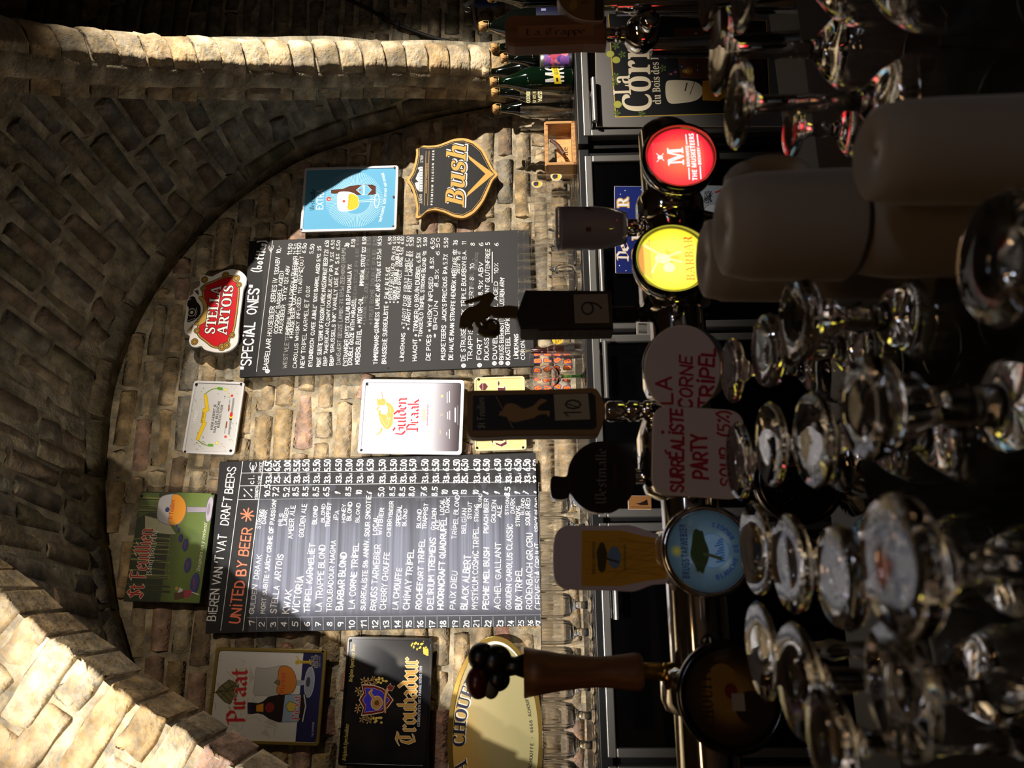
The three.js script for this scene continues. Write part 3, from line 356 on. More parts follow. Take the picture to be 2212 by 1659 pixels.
plate({ name: 'menu_board', label: 'tall black menu board of bottled beers in white hand lettering, below the red shaped sign', category: 'menu board', corners: [[513, 808], [545, 515], [1137, 503], [1160, 797]], thick: 0.012, radius: 0.002, rough: 0.6, gloss: 0, spec: 0.5, side: M.black, ppm: 1800,
  draw(ctx, S, W, H) {
    fill(ctx, W, H, '#2a2a2b'); ctx.fillStyle = '#1c1c1e'; ctx.fillRect(0, 0, W, S(565, 650)[1]);
    dust(ctx, W, H, 900, 'rgba(190,190,190,0.16)', 0.5, 1.6);
    line(ctx, S, [[554, 803], [589.5, 516]], '#c9c9c9', 1.3); line(ctx, S, [[1063, 610], [1063.5, 545]], '#f0f0f0', 2); line(ctx, S, [[646, 596], [658, 576]], '#e0e0e0', 1.2);
    const col = { w: '#f4f4f4', g: '#a5a5a5', d: '#6c6c6c' };
    for (const r of BOT) { const q = r.split('|'); hand(ctx, S, q[0], q[1].split(',').map(Number), q[2].split(',').map(Number), +q[3], col[q[4]], q[4] === 'w' ? rnd(0.13, 0.18) : 0.12); }
    hand(ctx, S, '€', [590, 543], [591, 530], 10, '#d8d8d8', 0.12);
    for (const p of [[578, 802], [1001.5, 790], [1036, 789], [1068, 785], [1082.5, 784], [1097, 785]]) { blob(ctx, S, p[0], p[1], 5, 4.6, '#f2f2f2'); for (const d of [[-1, -1.6], [-1, 1.6], [1.6, 0]]) blob(ctx, S, p[0] + d[0], p[1] + d[1], 0.9, 0.9, '#2a2a2b'); }
    blob(ctx, S, 839, 795.5, 3, 2, '#050505');
  } });
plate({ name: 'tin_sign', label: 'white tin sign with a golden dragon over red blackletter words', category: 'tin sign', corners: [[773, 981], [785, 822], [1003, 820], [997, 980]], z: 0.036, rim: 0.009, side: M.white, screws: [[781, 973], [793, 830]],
  draw(ctx, S, W, H) {
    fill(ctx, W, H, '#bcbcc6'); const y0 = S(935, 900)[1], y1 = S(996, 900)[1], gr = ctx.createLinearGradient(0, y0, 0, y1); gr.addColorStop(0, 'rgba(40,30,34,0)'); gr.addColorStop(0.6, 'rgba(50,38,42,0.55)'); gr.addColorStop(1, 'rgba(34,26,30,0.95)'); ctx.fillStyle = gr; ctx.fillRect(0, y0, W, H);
    const q = (a) => a.map((p) => [700 + p[0] / 6.91, 780 + p[1] / 6.91]), gold = '#c2a455';
    curve(ctx, S, q([[812, 810], [835, 900], [880, 985], [940, 1030], [985, 1000], [1035, 930], [1030, 850], [1055, 760], [1040, 690], [990, 630], [925, 605], [915, 640], [955, 690], [945, 790], [905, 800], [860, 780]]), gold, '#f4f0dc', 0.7);
    curve(ctx, S, q([[785, 545], [820, 575], [870, 560], [915, 560], [930, 620], [905, 670], [850, 660], [800, 665], [790, 610]]), gold, '#f4f0dc', 0.5);
    curve(ctx, S, q([[750, 1112], [800, 1085], [850, 1040], [845, 985], [875, 1000], [870, 1050], [820, 1095]]), gold); poly(ctx, S, q([[775, 740], [800, 690], [830, 660], [825, 700], [800, 730]]), gold);
    line(ctx, S, q([[862, 460], [882, 590]]), '#9c8a58', 1.4); line(ctx, S, q([[830, 750], [830, 800]]), gold, 5); line(ctx, S, q([[900, 720], [960, 870], [920, 900]]), '#efe6c4', 0.8); line(ctx, S, q([[840, 830], [930, 990]]), '#efe6c4', 0.7); line(ctx, S, q([[930, 860], [990, 850], [940, 980]]), '#efe6c4', 0.8); line(ctx, S, q([[980, 690], [1000, 790]]), '#efe6c4', 0.7);
    black(ctx, S, 'Gulden', [875, 939], [878.8, 860], 27, '#cf2232', '#ffffff', 1.15); black(ctx, S, 'Draak', [902.5, 932], [905, 863], 25, '#cf2232', '#ffffff', 1.15);
    txt(ctx, S, 'CLASSIC', [919.5, 909], [919, 883.5], 7.5, '#c2a455', { font: '' }); txt(ctx, S, 'THE AUTHENTIC DARK RED TRIPLE', [924.5, 919.6], [925.8, 874], 2.8, '#d5485a'); txt(ctx, S, 'BELGIAN BEER   DARK BEER   BELGIAN ABBEY   HIGH FERMENTATION', [933, 948.6], [938.6, 847], 2.4, '#c9bf9a', { font: '' });
    for (const [a, b, c] of [[800.5, 911, 889], [798, 905, 892]]) line(ctx, S, [[a, b], [a, c]], '#b4b4bc', 0.8); blob(ctx, S, 793, 900, 2.4, 2.4, null, '#b4b4bc', 0.6);
    for (const [a, b, c] of [[966, 870, 848], [971, 869, 846], [967, 905, 891], [971.5, 906, 888], [965, 940, 934], [971, 947, 928]]) line(ctx, S, [[a, b], [a, c]], 'rgba(235,235,240,0.75)', 2); line(ctx, S, [[983.5, 911], [983.5, 882]], '#f0f0f4', 3); line(ctx, S, [[989, 918], [989, 876]], 'rgba(235,235,240,0.6)', 0.8);
    blob(ctx, S, 955, 856, 3, 3, '#cdbd84'); blob(ctx, S, 954, 896, 3, 2, null, '#cdbd84', 0.6); line(ctx, S, [[951, 937], [951, 930]], '#cdbd84', 1.5);
  } });
plate({ name: 'tin_sign', label: 'small white tin sign with a yellow lightning ribbon and bold black words', category: 'tin sign', corners: [[395, 980], [420, 826], [530, 824], [506, 981]], z: 0.034, rim: 0.006, side: std(0xd5d5d8, 0.4), screws: [[401, 976], [425, 831], [522, 830], [499, 974]],
  draw(ctx, S, W, H) {
    fill(ctx, W, H, '#cacaca'); const q = (a) => a.map((p) => [p[0] / 3.687, 800 + p[1] / 3.687]);
    ctx.setLineDash([2, 3]); line(ctx, S, q([[1570, 110], [1935, 105], [1850, 650], [1475, 645], [1570, 110]]), '#9a9a9a', 0.5); ctx.setLineDash([]);
    const cols = ['#5c7a3a', '#caa43a', '#b06a3a', '#777777', '#e3c24a', '#4c6a35'];
    for (let i = 0; i < 150; i++) { const px = rnd(1510, 1900), py = rnd(125, 640), c = q([[px, py]])[0], dx = (px - 1700) / 130, dy = (py - 380) / 190; if (dx * dx + dy * dy < 1) continue; const r = rnd(0.5, 1.5); if (rnd() < 0.5) blob(ctx, S, c[0], c[1], r, r, pick(cols)); else line(ctx, S, [[c[0] - r, c[1] - r], [c[0] + r, c[1] + r]], pick(cols), 0.7); }
    poly(ctx, S, q([[1625, 185], [1648, 192], [1668, 322], [1642, 330], [1632, 410], [1648, 416], [1582, 562], [1560, 550], [1614, 420], [1600, 415], [1618, 306], [1636, 302]]), '#eac41c', '#7a6420', 0.5);
    curve(ctx, S, q([[1640, 185], [1680, 150], [1740, 145]]), null, '#6f8a2c', 2, false); curve(ctx, S, q([[1580, 560], [1620, 590], [1660, 600]]), null, '#6f8a2c', 2, false);
    poly(ctx, S, q([[1735, 132], [1775, 138], [1775, 160], [1735, 156]]), '#5f9a2a'); poly(ctx, S, q([[1660, 585], [1700, 588], [1700, 608], [1655, 606]]), '#5f9a2a'); blob(ctx, S, 488, 842, 4, 3.4, '#e8d878', '#888888', 0.5); blob(ctx, S, 469, 957, 4, 3.4, '#e8d878', '#888888', 0.5);
    line(ctx, S, q([[1862, 228], [1824, 505]]), '#8c8c90', 4.2); for (const [c, a, b] of [['#1a1a1a', 386, 374], ['#e8c31a', 374, 358], ['#c8281e', 358, 345]]) line(ctx, S, q([[1842 - (a - 360) * 0.13, a], [1842 - (b - 360) * 0.13, b]]), c, 6);
    line(ctx, S, q([[1830, 235], [1822, 320]]), '#97969a', 2); line(ctx, S, q([[1826, 280], [1822, 322]]), '#8a4a2a', 3); line(ctx, S, q([[1805, 412], [1790, 500]]), '#97969a', 2); line(ctx, S, q([[1808, 412], [1802, 455]]), '#8a4a2a', 3); blob(ctx, S, 501.5, 855, 2.8, 2.6, '#cc3a2a'); blob(ctx, S, 487.5, 943.5, 2.8, 2.6, '#cc3a2a');
    txt(ctx, S, 'HIER GENIET JE', [459.7, 928.8], [467.9, 873.2], 5.2, '#1b1b1d'); txt(ctx, S, 'VAN DE BELGISCHE', [466, 935.6], [476.6, 866.4], 5.2, '#1b1b1d'); txt(ctx, S, 'BIERCULTUUR', [474, 924.8], [482.8, 874.6], 5.2, '#1b1b1d');
    txt(ctx, S, 'FIERHBIER', [424, 914], [430, 887], 8, '#f4f4f4', { edge: '#8a8a8a', lw: 8 }); txt(ctx, S, 'ZYTHOS', [438.5, 914], [442, 890], 3.6, '#6a5208');
  } });
{
  const q = (a) => a.map((p) => [380 + p[0] / 7.9, 560 + p[1] / 7.9]);
  plate({ name: 'shaped_sign', label: 'red shaped sign with white serif words in a gold scrolled frame, horn emblem on top', category: 'sign', corners: [[400, 700], [430, 600], [528, 610], [515, 740]], z: 0.05, thick: 0.008, side: M.white, rough: 0.3,
    outline: q([[230, 1400], [270, 1480], [340, 1497], [440, 1480], [480, 1530], [560, 1562], [700, 1587], [850, 1580], [960, 1530], [1040, 1440], [1062, 1330], [1062, 1230], [1130, 640], [1148, 520], [1190, 420], [1200, 330], [1170, 270], [1100, 210], [1000, 175], [900, 180], [780, 215], [700, 255], [610, 300], [530, 280], [450, 290], [412, 340], [418, 430], [380, 480], [312, 520], [300, 590], [230, 640], [190, 740], [178, 880], [160, 1000], [148, 1100], [150, 1200], [172, 1270], [240, 1310]]),
    draw(ctx, S, W, H) {
      fill(ctx, W, H, '#e6e3dc');
      const red = q([[470, 455], [620, 410], [790, 330], [930, 290], [1020, 360], [1075, 480], [975, 1270], [900, 1310], [880, 1440], [760, 1490], [640, 1490], [530, 1390], [410, 1310], [375, 1200], [440, 1080], [540, 820], [480, 600]]);
      curve(ctx, S, red, '#8a6a28', '#191510', 9); curve(ctx, S, red, null, '#a8843c', 6.5); curve(ctx, S, red, null, '#d8bc70', 2); curve(ctx, S, red, '#c01420', '#191510', 0.8);
      for (const [x, y, r] of [[490, 350, 7], [1080, 440, 6], [320, 1410, 7], [960, 1300, 6], [360, 1220, 6], [1030, 330, 8], [790, 1500, 8], [870, 1470, 7], [850, 270, 7], [470, 500, 6]]) { const [px, py] = q([[x, y]])[0]; blob(ctx, S, px, py, r, r, '#a8843c', '#191510', 1); blob(ctx, S, px, py, r * 0.55, r * 0.55, null, '#33260c', 1.2); }
      curve(ctx, S, q([[560, 880], [600, 1000], [430, 1130], [330, 1130], [310, 1085], [420, 1010], [480, 880], [460, 740], [380, 660], [430, 615], [520, 700]]), '#b8954a', '#191510', 1);
      curve(ctx, S, q([[200, 720], [250, 630], [330, 640], [350, 720], [420, 790], [430, 900], [380, 1000], [260, 1070], [180, 1080], [210, 1000], [200, 900], [230, 830], [190, 800]]), '#14110d'); blob(ctx, S, 414.5, 675, 8, 8, '#14110d', '#d9d4c8', 1.4); blob(ctx, S, 414.5, 675, 3.5, 3.5, '#d9d4c8');
      line(ctx, S, q([[220, 700], [260, 670]]), '#d9d4c8', 1.4); line(ctx, S, q([[350, 830], [365, 900], [330, 980]]), '#d9d4c8', 1); line(ctx, S, q([[190, 1060], [330, 1010]]), '#d9d4c8', 0.9);
      for (let i = 0; i < 5; i++) { line(ctx, S, q([[320 + i * 14, 540 - i * 4], [390, 610]]), '#2a2418', 1.1); line(ctx, S, q([[190 + i * 16, 1230 + i * 10], [300, 1110]]), '#8a6a28', 1.1); }
      txt(ctx, S, 'ANNO', [428, 699], [439, 677], 6, '#191510', { family: 'serif' });
      txt(ctx, S, 'STELLA', [463.5, 722], [478.7, 617.6], 20.5, '#efece6', { family: 'serif', edge: '#191510', lw: 9 }); txt(ctx, S, 'ARTOIS', [489.5, 724], [505.3, 615.7], 20, '#efece6', { family: 'serif', edge: '#191510', lw: 9 });
    } });
}
plate({ name: 'tin_sign', label: 'light blue tin sign with a beer glass and brown bottle in a ray burst', category: 'tin sign', corners: [[648, 504], [660, 366], [860, 357], [857, 495]], z: 0.04, rim: 0.008, z: 0.04, side: std(0xc8c8ca, 0.6), rough: 0.7, gloss: 0, spec: 0.3, screws: [[652, 497], [853, 363], [850, 490], [851, 426]],
  draw(ctx, S, W, H) {
    fill(ctx, W, H, '#5b9fc4'); const q = (a) => a.map((p) => [620 + p[0] / 4.608, 300 + p[1] / 4.608]);
    for (let i = 0; i < 96; i++) { const a = i / 96 * Math.PI * 2; line(ctx, S, q([[680 + Math.cos(a) * 150, 610 + Math.sin(a) * 140], [670 + Math.cos(a) * 285, 605 + Math.sin(a) * 275]]), 'rgba(225,240,248,0.75)', 0.7); }
    poly(ctx, S, q([[440, 512], [560, 500], [620, 475], [700, 462], [850, 458], [882, 475], [882, 548], [850, 556], [620, 560], [560, 546], [442, 545]]), '#4f2818', '#2e160c', 0.8); poly(ctx, S, q([[690, 510], [750, 460], [800, 465], [842, 510], [800, 556], [750, 562]]), '#62a8cc', '#e6f0f4', 0.6); txt(ctx, S, 'Westmalle', [788, 422], [788, 400], 4.5, '#f2f6f8', { family: 'serif' }); blob(ctx, S, 778, 411, 2, 2, '#d0422e');
    curve(ctx, S, q([[502, 560], [510, 530], [570, 524], [640, 530], [700, 560], [724, 620], [715, 680], [660, 715], [580, 725], [520, 722], [500, 680], [498, 600]]), '#e4e6ee'); curve(ctx, S, q([[610, 545], [660, 548], [705, 575], [722, 625], [712, 678], [660, 710], [600, 715], [612, 640]]), '#f0b12e'); blob(ctx, S, 743, 435, 3, 3, '#d0422e'); txt(ctx, S, 'Westmalle', [752, 450], [758, 421], 4, '#cf8a2a', { family: 'serif' });
    line(ctx, S, q([[722, 622], [880, 612]]), '#c6e0ee', 5); line(ctx, S, q([[722, 622], [880, 612]]), '#5b9fc4', 2.6); blob(ctx, S, 814, 434, 5, 16, null, '#e0f0f8', 1.4);
    black(ctx, S, 'Westmalle', [678.8, 454], [681, 409.6], 10, '#151515', null, 1); txt(ctx, S, 'EXTRA', [698, 454], [700.5, 408.5], 15, '#dbe6ec', { font: '' }); blob(ctx, S, 710.5, 430, 5, 5, '#c63c2c'); txt(ctx, S, 'E', [713.5, 432], [713.8, 428.5], 5, '#f4e8e0');
    txt(ctx, S, 'Verfrissend,', [824, 480], [832, 445], 6.5, '#eef4f8', { font: '', family: 'sans-serif' }); txt(ctx, S, 'licht en vol', [833.5, 441], [836, 407], 6.5, '#eef4f8', { font: '' }); txt(ctx, S, 'van smaak', [836, 403], [829, 373], 6.5, '#eef4f8', { font: '' });
  } });
{
  const q = (a) => a.map((p) => [620 + p[0] / 4.608, 300 + p[1] / 4.608]), C = [1640, 390], ins = (f) => OUT.map((p) => [C[0] + (p[0] - C[0]) * f, C[1] + (p[1] - C[1]) * f]);
  const OUT = [[1195, 412], [1240, 340], [1272, 240], [1288, 150], [1286, 66], [1310, 62], [1400, 70], [1500, 62], [1580, 34], [1660, 4], [1760, -4], [1860, 28], [1950, 106], [2005, 210], [2050, 300], [2096, 356], [2050, 410], [2005, 510], [1950, 626], [1860, 736], [1760, 788], [1660, 774], [1570, 734], [1470, 710], [1390, 726], [1320, 786], [1284, 786], [1290, 700], [1272, 590], [1240, 490]];
  plate({ name: 'shield_sign', label: 'black shield-shaped sign with gold border, gold lettering and gold chevron', category: 'sign', corners: [[880, 470], [900, 312], [1060, 330], [1060, 470]], z: 0.04, thick: 0.012, side: std(0xb08a48, 0.5), rough: 0.6, gloss: 0, spec: 0.35, outline: q(OUT),
    draw(ctx, S, W, H) {
      fill(ctx, W, H, '#c89e58'); poly(ctx, S, q(ins(0.945)), '#101011'); poly(ctx, S, q(ins(0.915)), null, '#c89e58', 0.8); poly(ctx, S, q(ins(0.88)), '#1b1b1d');
      ctx.fillStyle = 'rgba(150,150,155,0.10)'; for (let i = 0; i < 60; i++) ctx.fillRect(rnd(W * 0.1, W * 0.7), rnd(H * 0.25, H * 0.75), rnd(20, 150), rnd(1, 4));
      txt(ctx, S, 'ANNO', [912, 440], [912, 419], 6, '#e6e2da', { family: 'serif', font: '' }); txt(ctx, S, '1769', [914, 352], [914.2, 336], 6, '#e6e2da', { family: 'serif', font: '' });
      line(ctx, S, [[916.5, 444], [920.5, 327]], '#c89e58', 0.9); line(ctx, S, [[923.8, 444], [927, 327]], '#c89e58', 0.9); txt(ctx, S, 'BRASSERIE DUBUISSON', [921.8, 418], [924, 353], 2.8, '#c89e58'); txt(ctx, S, 'P R E M I U M   B E L G I A N   B E E R', [934.7, 444], [938.5, 325], 4.4, '#e6e2da');
      poly(ctx, S, q([[1350, 525], [1318, 525], [1290, 500], [1272, 440], [1310, 430], [1280, 400], [1300, 350], [1318, 320], [1300, 290], [1330, 278], [1352, 280]]), '#e6e2da'); for (let y = 300; y < 520; y += 26) line(ctx, S, q([[1346, y], [1328, y]]), '#1b1b1d', 1.4); line(ctx, S, q([[1315, 290], [1320, 520]]), '#1b1b1d', 0.7);
      poly(ctx, S, q([[1785, 582], [2062, 350], [1798, 160], [1816, 205], [1975, 350], [1800, 535]]), '#c89a4c', '#7a5a24', 0.5);
      for (const [d, c] of [[1.6, '#f2efe8'], [0, '#c89a4c']]) txt(ctx, S, 'Bush', [1002 + d * 1.3, 450 - d], [1007 + d * 1.3, 314 - d], 40, c, { family: 'serif', font: 'italic bold', edge: d ? '#f2efe8' : '#141414', lw: d ? 9 : 7 });
    } });
}
plate({ name: 'picture_sign', label: 'green forest picture sign with red blackletter words and an orange beer glass', category: 'sign', corners: [[268, 1302], [305, 1065], [465, 1063], [430, 1300]], z: 0.05, thick: 0.03, radius: 0.002, side: std(0x15140f, 0.6), rough: 0.5, gloss: 0.2, screws: [[307, 1072], [460, 1067]],
  draw(ctx, S, W, H) {
    const q = (a) => a.map((p) => [260 + p[0] / 6.145, 1050 + p[1] / 6.145]); fill(ctx, W, H, '#26301a');
    const gy = S(364, 1180)[1]; const gr = ctx.createLinearGradient(0, gy, 0, H); gr.addColorStop(0, '#4c5a24'); gr.addColorStop(0.4, '#66802c'); gr.addColorStop(1, '#5a7026'); ctx.fillStyle = gr; ctx.fillRect(0, gy, W, H - gy);
    poly(ctx, S, q([[330, 390], [640, 480], [740, 640], [640, 640], [480, 620], [330, 560]]), '#b8b89c'); poly(ctx, S, q([[240, 100], [520, 90], [500, 300], [240, 420]]), '#4a5c2a');
    for (let i = 0; i < 2600; i++) { const x = rnd(W), y = rnd(gy, H), l = rnd(3, 12); ctx.strokeStyle = `rgba(${rnd(70, 170)},${rnd(110, 180)},${rnd(30, 70)},0.35)`; ctx.lineWidth = rnd(1, 2.2); ctx.beginPath(); ctx.moveTo(x, y); ctx.lineTo(x + rnd(-5, 5), y - l); ctx.stroke(); }
    for (const [y, w] of [[1220, 4], [1190, 3], [1110, 3], [1000, 4], [910, 3], [850, 2.5], [790, 3], [760, 2.5], [700, 4], [340, 5], [280, 4], [180, 7], [1400, 5], [1330, 4]]) { line(ctx, S, q([[90, y - 40 + rnd(60)], [400, y - 10], [650, y + rnd(-5, 15)]]), y > 1300 ? '#39431f' : '#7d8540', w); line(ctx, S, q([[90, y - 34 + rnd(50)], [640, y + 6]]), '#20280f', w * 0.4); }
    for (let i = 0; i < 500; i++) { ctx.fillStyle = `rgba(${rnd(60, 130)},${rnd(85, 140)},40,0.35)`; const p = S(...q([[rnd(90, 520), rnd(90, 660)]])[0]); ctx.fillRect(p[0], p[1], rnd(2, 7), rnd(2, 7)); }
    curve(ctx, S, q([[490, 330], [510, 180], [560, 130], [640, 110], [760, 100], [840, 160], [880, 270], [870, 390], [800, 500], [720, 525], [620, 515], [520, 470], [486, 420]]), '#b8b8be', '#6c6470', 1); curve(ctx, S, q([[690, 110], [780, 110], [850, 180], [880, 280], [860, 400], [790, 495], [720, 520], [640, 512], [650, 380], [680, 220]]), '#ee9c18', '#8a5a10', 0.6); blob(ctx, S, 362, 1101, 4.4, 5, '#26306a'); black(ctx, S, 'St Feuillien', [373, 1122], [378, 1081], 9, '#b4301c', null, 1.2);
    poly(ctx, S, q([[885, 275], [1140, 280], [1140, 345], [890, 350]]), '#a49cae', '#645c70', 0.6); blob(ctx, S, 453, 1100, 7, 25, '#b6aec0', '#645c70', 1); blob(ctx, S, 451, 1100, 3, 12, '#8c8498');
    for (const [x, y, a, b] of [[985, 1290, 9, 20], [890, 1048, 7, 14.5], [860, 780, 6, 12.5], [798, 690, 4.4, 8], [770, 582, 2.4, 5.5], [748, 528, 1.5, 3.4]]) { const [px, py] = q([[x, y]])[0]; blob(ctx, S, px + 1.2, py + 0.6, a, b, '#141b48'); blob(ctx, S, px, py, a * 0.85, b * 0.94, '#25347e'); if (a > 5) txt(ctx, S, 'Feuillien', [px + 1.6, py + b * 0.6], [px + 1, py - b * 0.6], a * 0.5, '#b4302c', { family: 'serif' }); }
    poly(ctx, S, q([[845, 1385], [950, 1375], [960, 1420], [900, 1490], [840, 1475]]), '#a83052'); poly(ctx, S, q([[720, 1415], [845, 1400], [850, 1490], [715, 1515]]), '#5a3a24'); poly(ctx, S, q([[760, 1420], [790, 1345], [835, 1370], [820, 1400]]), '#ddd8d0'); blob(ctx, S, 382, 1271, 3.4, 3.4, '#c89858'); line(ctx, S, q([[955, 1410], [1040, 1440]]), '#cfc4b8', 2.4);
    black(ctx, S, 'St Feuillien', [308, 1290.8], [331, 1143], 31, '#b02a1e', '#e6d8c8', 1.2);
    txt(ctx, S, '[Sant] [foo] [YEN]', [326, 1242.8], [340.5, 1146], 9, '#e8e4d8', { font: '' }); txt(ctx, S, 'Toujours on y revient!', [431.7, 1235.5], [448, 1129.7], 6.5, '#f0ece0', { family: 'serif', font: 'italic' });
    ctx.fillStyle = '#14130e'; const b0 = S(360, 1297)[0]; ctx.fillRect(0, 0, Math.max(2, b0 * 0.35), H);
  } });
plate({ name: 'tin_sign', label: 'grey and navy tin sign with a sailing ship, dark bottle and stemmed glass', category: 'tin sign', corners: [[443, 1603], [470, 1402], [705, 1401], [690, 1610]], z: 0.036, rim: 0.008, side: std(0x8f7a3a, 0.35, 0.5), rough: 0.35, screws: [[698, 1407]],
  draw(ctx, S, W, H) {
    const q = (a) => a.map((p) => [420 + p[0] / 5.82, 1370 + p[1] / 5.82]); fill(ctx, W, H, '#cfcdc8');
    for (let i = 0; i < 34; i++) { const a = [rnd(230, 1250), rnd(240, 1340)], r = rnd(60, 260), t = rnd(6.3); line(ctx, S, q([a, [a[0] + Math.cos(t) * r, a[1] + Math.sin(t) * r * 0.6], [a[0] + Math.cos(t + 0.5) * r * 1.3, a[1] + Math.sin(t + 0.5) * r]]), 'rgba(150,146,138,0.5)', rnd(0.5, 1.6)); }
    for (const s of [[[880, 1110], [1000, 1000], [1050, 1180]], [[830, 1250], [900, 1180], [960, 1300]], [[700, 400], [760, 560], [690, 600]]]) poly(ctx, S, q(s), 'rgba(165,160,150,0.45)');
    poly(ctx, S, q([[1375, 215], [1660, 215], [1640, 1380], [1268, 1380]]), '#1b1c4c');
    poly(ctx, S, q([[270, 730], [330, 650], [440, 570], [520, 610], [560, 640], [520, 700], [500, 780], [450, 880], [380, 850], [330, 800]]), '#6e6a44', '#1e1c12', 0.9); for (const s of [[[280, 730], [520, 700]], [[300, 690], [470, 860]], [[350, 640], [480, 790]], [[430, 580], [500, 720]], [[265, 735], [560, 635]], [[330, 800], [520, 610]]]) line(ctx, S, q(s), '#2a2818', 1.1); line(ctx, S, q([[248, 735], [268, 730]]), '#b02a20', 2); curve(ctx, S, q([[520, 590], [560, 640], [540, 740], [500, 820]]), null, '#14130e', 3, false);
    black(ctx, S, 'Piraat', [526, 1560.7], [534.5, 1446], 33, '#c02434', '#b8a27a', 1.3);
    curve(ctx, S, q([[770, 412], [830, 425], [940, 430], [1060, 395], [1180, 395], [1250, 460], [1290, 580], [1270, 690], [1220, 760], [1030, 790], [860, 770], [730, 780], [760, 600]]), '#b2aea8', '#8a867e', 0.8); curve(ctx, S, q([[1060, 398], [1180, 396], [1250, 455], [1290, 580], [1268, 690], [1210, 752], [1025, 770], [1050, 600]]), '#c8792c', '#3a1e0c', 0.8); txt(ctx, S, 'Piraat', [614, 1499], [617, 1452], 9, '#c24a34', { family: 'serif' }); poly(ctx, S, q([[1000, 610], [1040, 570], [1080, 590], [1070, 640]]), '#6e6a44', '#1e1c12', 0.6);
    poly(ctx, S, q([[1290, 575], [1400, 580], [1400, 635], [1280, 650]]), '#9aa0ac'); blob(ctx, S, 668.5, 1473.5, 9.5, 27.5, '#8e94a2', '#c6cad2', 1); blob(ctx, S, 666, 1473, 4, 9, '#3a3e4c');
    poly(ctx, S, q([[672, 860], [720, 858], [800, 870], [860, 850], [930, 790], [1060, 762], [1400, 760], [1416, 900], [1380, 1100], [1060, 1105], [940, 1060], [870, 1010], [800, 990], [720, 1000], [672, 995]]), '#1c0e0c', '#0c0605', 0.8); poly(ctx, S, q([[672, 860], [712, 858], [712, 1000], [672, 995]]), '#1a1d3c'); poly(ctx, S, q([[780, 890], [870, 870], [868, 975], [778, 970]]), '#c8871e'); blob(ctx, S, 583, 1528, 9, 9, '#7c1f1c');
    poly(ctx, S, q([[1140, 762], [1340, 762], [1310, 1100], [1100, 1102]]), '#8fa4b6'); poly(ctx, S, q([[1150, 900], [1200, 840], [1290, 880], [1250, 970], [1180, 970]]), '#c8b04a', '#24200e', 0.7); black(ctx, S, 'Piraat', [646, 1555], [649.5, 1503], 14, '#b02434', '#e8e4da', 1.1); line(ctx, S, q([[1380, 765], [1400, 900], [1360, 1095]]), '#b8bcc4', 2.6);
    line(ctx, S, q([[1290, 355], [1330, 350], [1455, 350]]), '#b89a2e', 5); line(ctx, S, q([[1330, 350], [1290, 280]]), '#c8aa3a', 2.4); blob(ctx, S, 642.5, 1430.5, 3.6, 3.6, null, '#c8aa3a', 1.6); line(ctx, S, q([[1450, 322], [1458, 372]]), '#b89a2e', 3);
    txt(ctx, S, 'WORLD', [679.5, 1440], [678.5, 1417], 6, '#cfc8b0', { family: 'serif', font: '' }); txt(ctx, S, 'BEER CUP', [686.5, 1443], [687, 1414], 6.4, '#cfc8b0', { family: 'serif', font: '' }); txt(ctx, S, 'Gold Award', [692, 1441], [692, 1417], 4, '#b0a88c', { family: 'serif', font: '' }); txt(ctx, S, 'Van Steenberge', [677, 1591], [678.6, 1559], 4, '#c8c8d2', { family: 'serif', font: '' });
    txt(ctx, S, 'ANNO', [468, 1533], [466, 1517], 2.6, '#77736a', { font: '' }); txt(ctx, S, 'MCII', [474, 1485], [473, 1474], 2.6, '#77736a', { font: '' });
  } });
